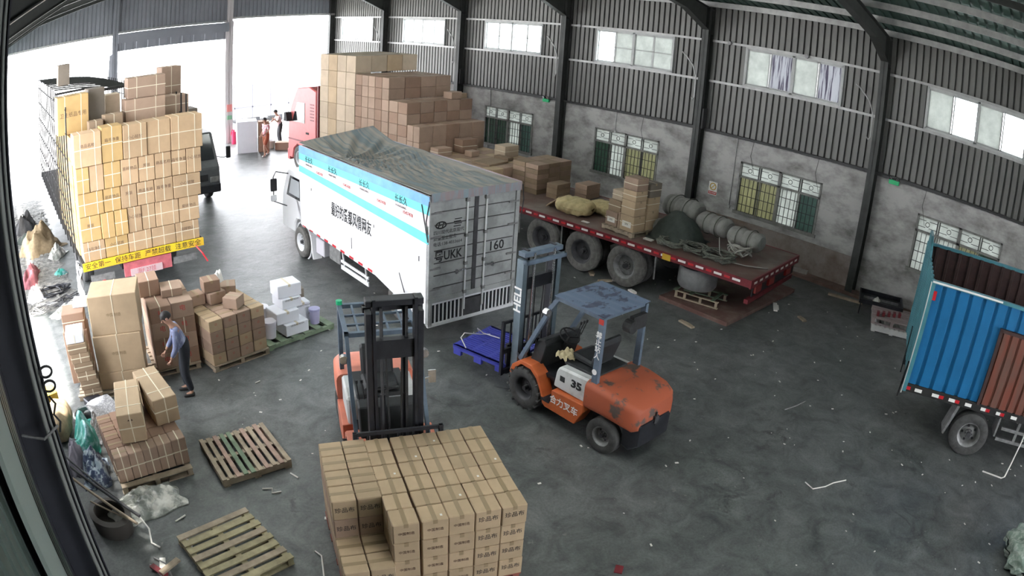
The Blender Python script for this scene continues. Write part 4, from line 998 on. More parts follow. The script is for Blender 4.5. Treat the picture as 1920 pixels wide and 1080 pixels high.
# ---- carton stack on a small pallet on the deck
dp = dk(3.68, .78, DZ + .002)
pallet('wooden_pallet', 'small wooden pallet on the flatbed deck under the carton stack', tuple(dp), FA + math.radians(-7), 1.0, 1.10, 7, True, M_wood, h=.11)
A2 = FA + math.radians(-7); f2 = Vector((math.cos(A2), math.sin(A2), 0)); r2_ = Vector((math.sin(A2), -math.cos(A2), 0))
sp = [  # (forward, right, z, l, w, h, material, label)
    (-.24, -.28, 0, .44, .42, .38, K_front, 'lower right corner carton with white label on the deck pallet', 1), (-.24, .20, 0, .44, .46, .46, K_front, 'bottom carton at the tail side wall end on the deck pallet', 0),
    (.02, -.28, 0, .05, .42, .38, K_pink, 'narrow upright carton between the labelled cartons', 0), (.27, -.30, 0, .38, .38, .34, K_pink, 'lower left carton with white label on the deck pallet', 1), (.27, .20, 0, .42, .46, .40, K_front, 'bottom carton behind the lower left one on the deck pallet', 0),
    (-.22, -.27, .385, .42, .42, .36, K_front, 'second carton up at the near corner of the deck pallet', 0), (-.24, .20, .465, .44, .44, .34, K_front, 'second carton up on the tail wall side', 0), (.25, -.24, .345, .40, .38, .28, K_dull, 'second carton up on the far left of the deck pallet', 0),
    (-.22, -.26, .75, .42, .42, .24, K_front, 'thin third carton up at the near corner', 0), (.24, -.20, .63, .34, .34, .24, K_pale, 'third carton up on the far left of the deck pallet', 0), (-.24, .20, .81, .46, .44, .34, K_dark, 'dark topmost carton overhanging the wall side of the deck pallet', 0),
    (-.22, -.26, .995, .42, .40, .30, K_pink, 'topmost pinkish carton at the near corner of the deck pallet', 0), (.20, .22, .41, .40, .42, .38, K_front, 'carton in the middle layer on the far wall side', 0), (.20, .16, .80, .36, .36, .28, K_pale, 'pale topmost carton at the far side of the deck pallet', 0)]
for a, b, z, l, w, h, m, lab, lb in sp:
    p = dp + f2 * a + r2_ * b
    o = carton(p.x, p.y, DZ + .115 + z, l, w, h, A2 + random.uniform(-.02, .02), m, lab, 'cartons stacked on the deck pallet', strap='z', tape='x')
    if lb: MB().bx(-l * .32, l * .32, w / 2, w / 2 + .003, h * .25, h * .62).build('shipping_label', M_label, o); lettering('5PK', .07, M_ink, o, (0, w / 2 + .0035, h * .44), FACE_PY, ext=.0005)
# ---- sacks
M_sack = mat('woven_yellow_sack', (0.50, 0.41, 0.22), 0.9, noise=0.2, nscale=8, bump=0.3)
M_sackp = mat('pale_folded_sack', (0.46, 0.35, 0.24), 0.9, noise=0.2, nscale=8)
def sack(name, label, loc, rz, l, w, h, m, cat='sack', seed=1, wrinkle=.02, group=None, tilt=0):
    rg = random.Random(seed); ph = [rg.uniform(0, 6) for _ in range(6)]
    def f(u, v):
        a = v * 2 * PI; x = (u - .5) * l
        e = max(0.0, 1 - abs(2 * u - 1) ** 3.5) ** .5
        wr = wrinkle * (math.sin(13 * a / 2 + ph[0] + 6 * u) * .5 + math.sin(22 * u + ph[1] + 2 * a) * .6 + math.sin(40 * u + 5 * a + ph[2]) * .35)
        ry = (w / 2) * (.25 + .75 * e) + wr; rz_ = (h / 2) * (.12 + .88 * e) + wr
        c, s = math.cos(a), math.sin(a)
        y = ry * math.copysign(abs(c) ** .8, c); z = rz_ * math.copysign(abs(s) ** .8, s)
        return (x, y, max(z, -h / 2 * .92) + h / 2 * .92)
    o = MB().grid(f, 40, 40).build(name, m, smooth=True, loc=loc, rot=(0, tilt, rz))
    return tag(o, label, cat, group)
p = dk(5.45, .75); sack('woven_sack', 'large yellow sack lying creased on the flatbed deck', (p.x, p.y, DZ + .004), FA + .12, 1.05, .75, .42, M_sack, seed=3)
p = dk(4.95, 1.35); sack('woven_sack', 'smaller yellow sack behind the large creased one', (p.x, p.y, DZ + .004), FA - .3, .95, .55, .34, M_sack, seed=5)
p = dk(6.15, .78)
tag(MB().grid(lambda u, v: (.22 * math.cos(2.6 * u + .3) - .1, (v - .5) * .5, .02 + .42 * u * (1 - .2 * u) + .02 * math.sin(9 * v + 6 * u)), 14, 14, .03).build('folded_sack', M_sackp, smooth=True, loc=(p.x, p.y, DZ + .02), rot=(0, 0, FA)), 'pale folded sack standing curled at the left end of the yellow sack', 'sack')
# ---- rolled quilts / tarpaulins
M_quilt = mat('grey_quilted_cover', (0.25, 0.245, 0.23), 0.9, noise=0.2, nscale=6, bump=0.3)
M_net = mat('dark_green_tarp', (0.045, 0.055, 0.048), 0.8, noise=0.3, nscale=5, bump=0.3)
M_rope = mat('grey_green_rope', (0.12, 0.125, 0.105), 0.9, noise=0.4, nscale=30)
M_ropel = mat('pale_rope', (0.30, 0.29, 0.26), 0.9)
def quilt(label, a, b, r, n, seed):
    a = Vector(a); b = Vector(b); L_ = (b - a).length; rg = random.Random(seed)
    d = (b - a).normalized(); side = d.cross(Vector((0, 0, 1))).normalized(); up = side.cross(d)
    rings = []; N_ = 60
    for i in range(N_ + 1):
        u = i / N_; rr = r * (1 + .11 * abs(math.sin(PI * n * u)) - .05) * (1 - .25 * abs(2 * u - 1) ** 8)
        c = a.lerp(b, u); rings.append([c + side * (rr * math.cos(t) * 1.08) + up * (rr * math.sin(t) * .88 * (1 + .03 * math.sin(5 * t + seed))) for t in [2 * PI * k / 28 for k in range(28)]])
    o = MB().loft(rings).build('quilt_roll', M_quilt, smooth=True); tag(o, label, 'tarpaulin roll', 'rolled covers on the flatbed tail')
    for u in (.33, .7): 
        c = a.lerp(b, u); MB().tube([c + side * (r * 1.2 * math.cos(t)) + up * (r * 1.0 * math.sin(t)) for t in [2 * PI * k / 24 for k in range(25)]], .012, 6).build('binding_rope', M_rope, o)
    return o
quilt('fat grey quilted roll on the wall side of the flatbed tail', dk(3.35, 1.85, 1.20 + .62), dk(2.30, 1.70, 1.20 + .62), .30, 5, 2)
quilt('grey quilted roll at the middle of the flatbed tail', dk(2.25, 1.62, 1.20 + .50), dk(1.35, 1.50, 1.20 + .50), .26, 4, 5)
quilt('grey quilted roll nearest the flatbed tail lamps', dk(1.32, 1.50, 1.20 + .42), dk(.45, 1.42, 1.20 + .42), .25, 4, 8)
quilt('dull grey bundle lying low behind the dark tarp', dk(3.3, 1.2, 1.20 + .20), dk(2.6, 1.15, 1.20 + .20), .19, 2, 9)
def lump(name, label, cat, loc, rz, l, w, h, m, seed, amp=.25, freq=3.0, n=36, pointy=1.0, th=0.02):
    rg = random.Random(seed); P_ = [(rg.uniform(0, 6), rg.uniform(0, 6), rg.uniform(.6, 1.4), rg.uniform(.6, 1.4)) for _ in range(6)]
    def f(u, v):
        x, y = 2 * u - 1, 2 * v - 1
        r = min(1, (abs(x) ** 2.4 + abs(y) ** 2.4) ** (1 / 2.4)); base = (1 - r ** 2) ** .8 if r < 1 else 0
        nz = sum(math.sin(freq * a * (i * .7 + 1) * x + p1) * math.sin(freq * b * (i * .6 + 1) * y + p2) / (i + 1.2) for i, (p1, p2, a, b) in enumerate(P_))
        return (x * l / 2 * (1 + .05 * math.sin(7 * y + seed)), y * w / 2 * (1 + .06 * math.sin(6 * x + seed)), th + h * max(0.0, base ** pointy * (1 + amp * nz)))
    return tag(MB().grid(f, n, n, th).build(name, m, smooth=True, loc=loc, rot=(0, 0, rz)), label, cat)
p = dk(2.55, 1.15); lump('tarpaulin', 'black-green tarp draped over the bundles on the flatbed', 'tarpaulin', (p.x, p.y, DZ + .003), FA, 1.3, 1.1, .62, M_net, 4, .18, 2)
def coil(label, s, t, r, turns, seed, z=0.0, m=None, h=.12):
    rg = random.Random(seed); pts = []; n = turns * 14
    for i in range(n):
        a = 2 * PI * i / 14; q = rg.uniform(.72, 1.08); c = dk(s + r * q * math.cos(a + rg.uniform(-.1, .1)), t + r * q * .8 * math.sin(a), DZ + z + .03 + h * abs(math.sin(i * .37)) + rg.uniform(0, .03))
        pts.append(c)
    o = MB().tube(pts, .019, 6).build('rope_coil', m or M_rope); return tag(o, label, 'rope', 'ropes on the flatbed tail')
coil('tangled rope heap at the left edge of the flatbed tail', 2.35, .50, .34, 8, 3)
coil('coil of grey-green rope on the deck below the quilt rolls', 1.75, .62, .36, 9, 5)
coil('rope coil nearest the trailer tail', 1.15, .62, .40, 10, 7)
coil('pale rope tangle hanging off the last quilt roll', .85, 1.10, .30, 7, 9, .08, M_ropel, .25)
tag(MB().tube([dk(1.35, .95, 1.62), dk(1.2, .78, 1.30), dk(.95, .62, 1.235), dk(.5, .75, 1.225), dk(.05, 1.05, 1.225)], .014, 6).build('rope', M_ropel), 'single pale rope running over the deck to the tail', 'rope')
tag(MB().bx(-.12, .12, -.06, .06, 0, .03).build('wood_offcut', M_label, loc=tuple(dk(2.95, .45, DZ + .002)), rot=(0, 0, FA)), 'small pale offcut on the flatbed deck left of the ropes', 'offcut')
tag(MB().bx(-.10, .10, -.05, .05, 0, .02).build('wood_offcut', M_label, loc=tuple(dk(4.75, .30, DZ + .002)), rot=(0, 0, FA)), 'small pale offcut on the deck beside the yellow sack', 'offcut')
# ---- rusty ramp plate, broken pallet and bits below the trailer tail
M_rust = mat('rusty_plate', (0.12, 0.062, 0.052), 0.75, nscale=2.2, col2=(0.17, 0.12, 0.10), thr=(0.45, 0.65), detail=9)
rp = thing('ramp_plate', 'rust-brown steel ramp plate lying on the floor below the trailer tail', 'ramp', (13.9, 7.3, 0), math.radians(89))
MB().bx(-.95, .95, -2.6, .95, .04, .09).build('plate', M_rust, rp)
MB().bx(-.95, .95, .90, .96, 0, .04).bx(-.95, .95, -2.6, -2.54, 0, .04).bx(-.95, -.89, -2.5, .9, 0, .04).bx(.89, .95, -2.5, .9, 0, .04).build('frame', M_rust, rp)
bw = thing('broken_pallet', 'broken grey pallet boards propped on the rusty ramp plate', 'pallet', (13.55, 7.55, .095), math.radians(100))
for k, (x, y, a) in enumerate(((-.05, .25, 0), (-.05, -.35, .1))):
    for z in (.012, .16): MB().bx(-.55, .55, -.03, .03, z - .012, z + .012, Matrix.Translation((x, y, 0)) @ Matrix.Rotation(a, 4, 'Z')).build('rail', M_woodgn if k else M_wood, bw)
    for dx in (-.5, -.1, .3, .52): MB().bx(x + dx - .03, x + dx + .03, y - .02, y + .02, .02, .15).build('block', M_wood, bw)
for dx in (-.45, .1, .5): MB().bx(dx - .04, dx + .04, -.40, .30, .17, .185).build('board', M_woodgn, bw)
for i, (x, y, l, a, lab) in enumerate(((12.9, 10.35, .45, .9, 'pale wedge of timber beside the middle trailer wheel'), (13.05, 9.42, .55, 1.9, 'white splintered stick in front of the rear trailer wheel'), (12.75, 9.75, .35, 2.6, 'flat wooden scrap beside the splintered stick'), (12.75, 8.9, .25, 1.2, 'short pale splinter near the ramp plate edge'), (12.25, 7.0, .42, 1.35, 'thin pale slat lying left of the ramp plate'), (15.0, 6.15, .5, .5, 'grey stone-like chunk under the trailer tail corner'), (14.9, 5.35, .28, 1.0, 'upright pale scrap of board on the floor past the trailer'))):
    tag(MB().bx(-l / 2, l / 2, -.05, .05, 0, .035).bx(-l / 4, l / 3, -.09, -.04, 0, .02).build('timber_scrap', M_label if i % 2 else M_wood, loc=(x, y, .001), rot=(0, 0, a)), lab, 'scrap', 'scraps of timber on the floor')
# ------------------------------------------------------------------ left trailer loaded with cartons (open stake-sided)
lt_x0, lt_x1, lt_y = 1.70, 4.76, 15.0; LTL = 12.6
lt = thing('stake_trailer', 'stake-sided truck trailer with a yellow rear board loaded with golden cartons', 'trailer', ((lt_x0 + lt_x1) / 2, lt_y, 0), PI / 2)
lw = (lt_x1 - lt_x0) / 2
M_yellow = mat('yellow_reflective_board', (0.72, 0.52, 0.02), 0.5, nscale=1.0, col2=(0.70, 0.34, 0.04), thr=(0.4, 0.6), stretch=(1, .5, 1))
M_bow = mat('dark_roof_bow', (0.015, 0.017, 0.015), 0.9)
M_stake = mat('dull_stake_steel', (0.018, 0.018, 0.018), 0.9, noise=.3)
M_pinkred = mat('pale_red_frame_paint', (0.50, 0.13, 0.15), 0.5, noise=.2)
MB().bx(0, LTL, -lw, lw, 1.0, 1.14).build('bed', M_stake, lt)
MB().bx(-.05, 0, -lw, lw, .98, 1.16).build('rear_board', M_yellow, lt)
for i, w_ in enumerate(('安全第一', '保持车距', '严禁超载', '注意安全')): lettering(w_, .15, M_ink, lt, (-.053, lw - .38 - i * .76, 1.07), FACE_NX, ext=.001, sx=1.1)
MB().bx(.0, .08, -.7, .5, .62, .95).build('rear_frame_plate', M_pinkred, lt)
MB().bx(-.03, 0, -.45, .35, .62, .78).build('number_plate', mat('pink_number_plate', (0.55, 0.40, 0.42), 0.5), lt); lettering('浙F 27挂', .13, M_pinkred, lt, (-.033, -.05, .70), FACE_NX, ext=.001)
MB().bx(.02, .10, .75, 1.35, .66, .82).bx(.02, .10, -1.35, -.75, .66, .82).split('bumper_bar', M_rim, lt)
MB().bx(-.02, .04, 1.0, 1.08, .50, .68).build('tail_lamp', M_reflr, lt)
for s in (-1, 1):
    for k, xx in enumerate((2.2, 3.5)): wheel(lt, xx, s * (lw - .35), .50, .30, s, M_tyre2, M_rimdark, .28, deep=.05, holes=6)
MB().bx(.3, LTL, -.5, -.38, .72, 1.0).bx(.3, LTL, .38, .5, .72, 1.0).build('chassis_beam', M_mastdk, lt)
st = MB()
for k in range(20):
    x = .9 + k * .60; st.bx(x, x + .05, lw + .005, lw + .035, 1.0, 4.55 + .25 * min(1, k / 7))
for z in (1.5, 2.1, 2.7, 3.3, 3.9, 4.45): st.bx(.9, LTL, lw + .005, lw + .02, z, z + .035)
for k in range(27):
    x = .9 + k * .44; st.bx(x, x + .04, -lw - .035, -lw - .005, 1.0, 4.4)
for z in (1.5, 2.7, 3.9): st.bx(.9, LTL, -lw - .02, -lw - .005, z, z + .035)
st.build('stake_side', M_stake, lt)
for k in range(10):
    x = 4.4 + k * .9; MB().loft([[(x, y, z - .02), (x + .05, y, z - .02), (x + .05, y, z + .02), (x, y, z + .02)] for y, z in ((-lw, 4.30), (-lw * .5, 4.50), (0, 4.62), (lw * .5, 4.70), (lw, 4.76))]).build('roof_bow', M_bow, lt)
MB().bx(3.9, 4.0, -lw - .1, lw + .05, 4.52, 4.60).bx(3.9, 3.95, lw * .2, lw, 4.64, 4.70).build('cross_rail', M_stake, lt)
MB().grid(lambda u, v: (.05 + .10 * math.sin(u * 9), lw + .03 + .05 * math.sin(u * 23 + v * 7) + .05 * v, 1.0 - .75 * v), 12, 10, .02, Matrix.Translation((.35, 0, 0)) @ Matrix.Diagonal((3.5, 1, 1, 1))).build('hanging_sheet', mat('pale_hanging_sheet', (0.5, 0.5, 0.5), .8, noise=.2), lt)
MB().tube([(-.05, -lw + .2, 1.0), (-.2, -lw + .1, .85), (-.25, -lw, .65)], .02, 6).build('dangling_strap', M_reflr, lt)
G1 = 'golden cartons on the stake trailer rear face'
rows = [(1.16, 1.60, [1.76, 2.33, 2.91, 3.50, 4.10, 4.70]), (1.605, 2.17, [1.76, 2.28, 2.62, 2.95, 3.30, 3.64, 4.23, 4.74]), (2.175, 2.69, [1.76, 2.40, 2.83, 3.23, 3.66, 4.12, 4.80]),
        (2.695, 3.26, [1.76, 2.09, 2.45, 2.87, 3.30, 3.70, 4.11, 4.48, 4.85]), (3.265, 4.03, [1.74, 2.43, 2.95, 3.54, 4.12, 4.90])]
K_mix = [K_yell, K_yell, K_pale, K_yell]
K_yell2 = kraft('warm_kraft_board', (0.40, 0.275, 0.165), .12)
prts = ['箱号净重', '易碎物品', '小心轻放', '男装', None, '商品名称', None]
for ri, (z0, z1, xs) in enumerate(rows):
    for ci in range(len(xs) - 1):
        w = xs[ci + 1] - xs[ci] - .016; l = .55; cx = (xs[ci] + xs[ci + 1]) / 2
        jit = random.uniform(-.02, .03) if ri > 0 else 0
        h = z1 - z0 - .006 + (random.uniform(-.05, .04) if ri == 4 else 0)
        m = (K_yell if cx < 2.9 else K_yell2) if (ri + ci) % 4 else K_yell2
        b = prts[(ri * 3 + ci * 2) % 7] if w > .33 else None
        lab = 'golden carton, %s row up, %s from the left, trailer rear face' % (ORD[ri + 1], ORD[ci + 1])
        carton(cx, lt_y + .02 + l / 2 - jit, z0, l, w, h, PI / 2, m, lab, G1, strap='yz' if (ri + ci) % 2 else ('Yz' if w > .5 else 'y'), prt=(b, .09, M_brownink, '-x', .62) if b else None)
G2 = 'cartons behind the trailer rear face'
for r in range(7):
    for c in range(5):
        for k in range(5):
            if not (k == 4 or c == 0): continue
            if k == 4 and r > 5 and c > 0: continue
            w = .60; l = .60; top = 3.85 if r < 1 else 3.80
            z0 = 1.16 + k * .54
            lab = 'carton behind the trailer rear face, %s row in, %s from the left, %s up' % (ORD[r + 1], ORD[c + 1], ORD[k + 1])
            carton(1.74 + .3 + c * .607, lt_y + .62 + .3 + r * .61, z0, l - .01, w - .01, .535, PI / 2, K_yell if c == 0 else K_dull, lab, G2, strap='y' if k == 4 else None)
G3 = 'loose cartons on top of the stake trailer load'
for x0, x1, y, z0, z1, m, lab, st_, rz_, pr in (
    (1.48, 2.31, 16.2, 3.88, 4.76, K_yell, 'large printed carton standing on the left edge of the trailer load', 'Y', .05, '卫生纸品专用'), (2.36, 2.80, 16.6, 3.88, 4.80, K_dark, 'dark upright carton right of the large printed one on the trailer', None, .05, None),
    (2.25, 2.62, 15.75, 3.88, 4.12, K_dull, 'small brown carton in front of the dark upright carton', 'y', 0, None), (2.68, 3.15, 15.95, 3.88, 4.18, K_dull, 'second small brown carton in the dip of the trailer load', 'y', .1, None),
    (3.28, 4.32, 16.2, 3.88, 4.42, K_pink, 'wide brown carton below the tilted one on the trailer load', 'Yz', 0, None), (3.38, 4.36, 16.3, 4.425, 4.92, K_pink, 'tilted wide brown carton on the trailer load', 'Yz', -.04, None),
    (4.34, 5.02, 16.5, 3.88, 4.34, K_pink, 'brown carton at the right edge below the tall upright one', 'yz', 0, None), (4.48, 5.02, 17.2, 4.0, 5.02, K_pink, 'tall upright brown carton, highest point of the trailer load', 'yz', .03, None),
    (2.9, 3.3, 17.0, 3.88, 4.55, K_pale, 'pale narrow carton behind the tilted wide carton', None, 0, None), (1.9, 2.28, 20.25, 4.79, 5.40, K_dark, 'dark square carton alone on the trailer roof bows', None, 0, None)):
    l = .55 if z1 - z0 > .3 else .35
    carton((x0 + x1) / 2, y + l / 2, z0, l, x1 - x0, z1 - z0, PI / 2 + rz_, m, lab, G3, strap=st_, prt=(pr, .12, M_brownink, '-x', .5) if pr else None)
# ---- grey truck behind
gt = thing('grey_truck', 'dark grey truck facing the camera right of the stake trailer', 'truck', (6.75, 22.6, 0), -PI / 2)
M_greycab = mat('dark_grey_cab_paint', (0.085, 0.09, 0.095), 0.4, noise=.1)
MB().prism([(-1.2, .55), (-1.2, 2.25), (-1.0, 2.35), (-.1, 2.30), (.45, 1.45), (.62, 1.2), (.66, .5), (.3, .42)], -1.0, 1.0, 'y').build('cab', M_greycab, gt, bevel=.04)
MB().prism([(-.08, 2.24), (.44, 1.46), (.47, 1.47), (-.05, 2.26)], -.88, .88, 'y').build('windscreen', M_glassdark, gt)
MB().prism([(-.95, 1.45), (-.95, 2.12), (-.2, 2.12), (.25, 1.45)], 1.0, 1.01, 'y').build('side_window', mat('painted_reflection_glass', (0.5, 0.5, 0.53), .1), gt)  # pale colour stands in for a reflection on this window
MB().bx(.60, .70, -1.0, 1.0, .38, .68).build('bumper', M_mastdk, gt, bevel=.03)
MB().bx(.655, .67, -.55, .55, .80, 1.02).build('grille', M_ink, gt)
for s in (-1, 1):
    MB().bx(.64, .69, s * .62, s * .95, .72, .92).build('headlamp', M_rim, gt, bevel=.02)
    wheel(gt, -.35, s * .85, .40, .24, s, M_tyre2, M_rimdark, .22, deep=.03, holes=6)
    MB().tube([(.2, s * 1.0, 1.5), (.35, s * 1.25, 1.45), (.38, s * 1.42, 1.5)], .014, 6).build('mirror_arm', M_ink, gt)
    MB().bx(.35, .42, s * 1.34, s * 1.50, 1.42, 1.82).build('side_mirror', M_ink, gt, bevel=.02)
    wheel(gt, -3.6, s * .8, .40, .24, s, M_tyre2, M_rimdark, .22, deep=.03, holes=6, name='rear_wheel')
MB().bx(-5.2, -1.3, -1.05, 1.05, .85, 1.0).bx(-5.2, 0, -.4, .4, .6, .85).build('cargo_bed', M_mastdk, gt)
for z, lab in ((1.005, 'lower dark carton on the grey truck bed'), (2.01, 'upper dark carton on the grey truck bed')): carton(6.85, 24.6, z, .9, 1.7, 1.0, -PI / 2, K_dark, lab, 'dark cartons on the grey truck')

# ------------------------------------------------------------------ left floor stacks
GT = 'huge cartons of the left tower'
pallet('wooden_pallet', 'wooden pallet under the tower of huge cartons', (1.55, 11.38, 0), math.radians(75), .9, 1.5, 8, True, M_wood, h=.10)
carton(1.74, 11.37, .102, .76, .90, .31, math.radians(74), K_front, 'flat bottom carton under the two huge cartons of the left tower', GT, strap='y')
carton(1.76, 11.37, .414, .76, .91, .69, math.radians(74), K_front, 'lower of the two huge cartons in the left tower', GT, strap='y', prt=('中国制造', .07, mat('faint_carton_print', (.24, .175, .10), .8), '-x', .5))
carton(1.79, 11.39, 1.106, .76, .92, .70, math.radians(73), K_front, 'upper of the two huge cartons in the left tower', GT, strap='y', prt=('中国制造', .07, mat('faint_carton_print', (.24, .175, .10), .8), '-x', .5))
for k in range(6):
    carton(1.03 - .025 * k, 11.19 + .0 * k, .102 + k * .175, .50, .36, .172, math.radians(82), K_dull, 'strapped flat carton left of the tower, %s from the floor' % ORD[k + 1], 'flat cartons left of the tower', strap='z' if k % 2 else 'yz')
carton(.90, 11.20, 1.155, .46, .34, .16, math.radians(80), K_white, 'carton painted sun-white on the flat carton stack beside the tower', 'white cartons left of the tower', strap='y')  # sunlight on this carton is put into its white board colour
carton(1.0, 11.85, .102, .5, .5, 1.0, math.radians(78), K_red, 'tall reddish carton behind the flat cartons left of the tower', 'reddish cartons left of the tower')
carton(1.0, 11.85, 1.105, .45, .45, .32, math.radians(78), K_red, 'open reddish carton standing highest left of the tower', 'reddish cartons left of the tower', strap='z')
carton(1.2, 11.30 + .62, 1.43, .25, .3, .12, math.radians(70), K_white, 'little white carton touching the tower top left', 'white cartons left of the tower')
GM = 'reddish cartons stacked behind the person'
pallet('wooden_pallet', 'pallet under the reddish stack behind the person', (2.83, 11.72, 0), math.radians(84), 1.15, .90, 7, True, M_wood, h=.12)
for c in range(2):
    for r in range(2):
        for k in range(4):
            carton(2.62 + c * .43 + r * .05, 11.45 + r * .55, .122 + k * .30, .53, .42, .297, math.radians(85), K_red if (c + k) % 2 else K_pink, 'reddish carton behind the person, %s layer, %s rank, %s side' % (ORD[k + 1], 'front' if r == 0 else 'back', 'tower' if c == 0 else 'outer'), GM, strap='y' if (c + k) % 2 else None, prt=('电', .12, M_redink, '-x', .6) if r == 0 else None)
carton(2.60, 12.0, 1.325, .50, .40, .30, math.radians(83), K_red, 'topmost reddish carton behind the tower with a lit flap', GM, strap='y'); carton(2.98, 11.72, 1.325, .45, .40, .14, math.radians(80), K_pink, 'thin pinkish carton topping the reddish stack above the person', GM, strap='y')
# long strapped cartons and the row under them
GH = 'cartons of the strapped row by the plastic film'
A3 = math.radians(88)
pallet('wooden_pallet', 'pallet under the strapped carton row', (1.38, 8.80, 0), A3, 1.35, 1.16, 8, True, M_wood, h=.13)
for c in range(5):
    for r in range(5):
        if r > 0 and c > 0 and c < 4: 
            if r < 4: pass
        x = .80 + .115 + c * .232; y = 8.25 + .13 + r * .25
        carton(x, y, .132, .245, .228, .43, A3, K_red if r else K_pink, 'upright carton of the strapped row, %s from the left, %s back' % (ORD[c + 1], ORD[r + 1]), GH, strap='yz' if r == 0 else None, tape='y' if c == 0 else None)
GL = 'long strapped cartons lying on the row'
carton(1.33, 8.98, .575, 1.02, .40, .46, math.radians(78), K_front, 'long strapped carton lying on the left, standing out from the row', GL, strap='yzX', prt=('▲ ▲', .04, M_brownink, '-x', .8))
carton(1.84, 9.24, .575, 1.06, .39, .42, math.radians(92), K_front, 'long strapped carton lying on the right, set back towards the person', GL, strap='yzX')
# ---- stack B
GB = 'cartons of the stack right of the person'
pallet('wooden_pallet', 'pallet under the carton stack right of the person', (3.90, 11.38, 0), math.radians(97), 1.1, 1.2, 7, True, M_wood, h=.12)
B3 = math.radians(98); bF = Vector((math.cos(B3), math.sin(B3), 0)); bL = Vector((-math.sin(B3), math.cos(B3), 0)); bc = Vector((3.88, 11.40, 0))
for c in range(4):
    for r in range(3):
        for k in range(4):
            if not (r == 0 or c in (0, 3) or k == 3): continue
            p = bc + bF * ((r - 1) * .36) - bL * ((c - 1.5) * .297)
            carton(p.x, p.y, .122 + k * .217, .350, .282, .213, B3 + random.uniform(-.02, .02), K_pink if (c + k) % 3 else K_front, 'brown carton right of the person, %s layer, %s column, %s rank' % (ORD[k + 1], ORD[c + 1], ORD[r + 1]), GB, tape='y' if k == 3 else None, prt=('口', .05, M_redink, '-x', .6) if r == 0 else None)
for x, y, z, l, w, h, a, m, lab in ((3.45, 11.72, .995, .30, .30, .21, 95, K_pink, 'loose carton at the left end on top of the stack right of the person'), (3.80, 11.62, .995, .34, .34, .22, 100, K_pink, 'loose carton carrying the highest one right of the person'),
        (3.76, 11.66, 1.22, .32, .32, .22, 85, K_red, 'highest loose carton on the stack right of the person'), (4.03, 11.18, .995, .30, .30, .21, 130, K_pink, 'loose carton turned cornerwise at the front of the stack top'), (4.16, 11.78, .995, .34, .30, .22, 70, K_pink, 'loose carton with reddish lid at the right of the stack top')):
    carton(x, y, z, l, w, h, math.radians(a), m, lab, 'loose cartons on the stack top', tape='x')
lump('plastic_bag', 'small white plastic bag with dark marks on the stack behind the loose cartons', 'bag', (4.02, 12.02, .995), .3, .36, .34, .36, M_label, 3, .3, 2.5)
# ---- white boxes and buckets
GW = 'white cartons on the low pallet'
pallet('wooden_pallet', 'long weathered pallet under the white cartons and buckets', (5.30, 11.55, 0), math.radians(97), .95, 1.55, 6, False, M_woodgn, h=.11)
for x, y, z, l, w, h, a, lab in ((5.28, 11.38, .112, .45, .52, .235, 95, 'bottom white carton with printed rim on the low pallet'), (5.14, 11.48, .35, .48, .50, .23, 93, 'second white carton jutting left above the bottom one'), (5.30, 11.58, .583, .45, .42, .20, 92, 'third white carton of the white stack'), (5.31, 11.62, .786, .40, .50, .26, 88, 'topmost white carton of the white stack'), (5.66, 11.72, .112, .30, .30, .42, 90, 'white carton standing right of the white stack')):
    carton(x, y, z, l, w, h, math.radians(a), K_white, lab, GW, tape='x', prt=('GREEN FRESH', .05, M_ink, '-x', .85) if z < .3 or .5 < z < .6 else None)
carton(5.72, 11.95, .112, .22, .22, .60, math.radians(80), K_dark, 'dark narrow box behind the white carton on the right', 'dark items by the white stack')
M_pail = mat('white_pail_plastic', (0.58, 0.56, 0.62), 0.4); M_pailp = mat('lilac_pail_plastic', (0.42, 0.40, 0.58), 0.4); M_lid = mat('lilac_lid_plastic', (0.36, 0.35, 0.55), .4)
for x, y, z, r, h, m, ml_, lab in ((4.78, 11.33, .115, .135, .33, M_pail, M_pail, 'white lidded pail standing left of the white cartons'), (4.84, 11.85, .115, .15, .42, M_pail, M_pail, 'taller white pail behind the front pail'), (5.82, 11.42, .115, .11, .30, M_pailp, M_lid, 'small lilac pail with a lid at the right end of the low pallet')):
    b_ = thing('pail', lab, 'bucket', (x, y, z), 0, 'pails on the low pallet')
    MB().lathe([(0, 0), (r * .85, 0), (r, h), (r * .93, h), (r * .8, .02), (0, .02)], None, 24, closed=False).build('body', m, b_, smooth=True)
    MB().lathe([(0, h + .012), (r * 1.05, h + .012), (r * 1.06, h - .03), (r * 1.02, h - .03)], None, 24, closed=False).build('lid', ml_, b_)
    MB().tube([(r * math.cos(a) * 1.03, r * 1.03 * math.sin(a), h - .05 - .10 * math.sin(a / 1.0) if 0 < a < PI else h - .05) for a in [PI * k / 12 for k in range(13)]], .005, 6).build('handle', M_rim, b_)

# ------------------------------------------------------------------ right truck
RT = math.radians(-74.6); rF = Vector((math.cos(RT), math.sin(RT), 0)); rL = Vector((-math.sin(RT), math.cos(RT), 0)); RO = Vector((11.28, 1.77, 0))
rt = thing('blue_truck', 'open-topped truck body with blue corrugated side and rusty patch panel', 'truck', (RO.x, RO.y, 0), RT)
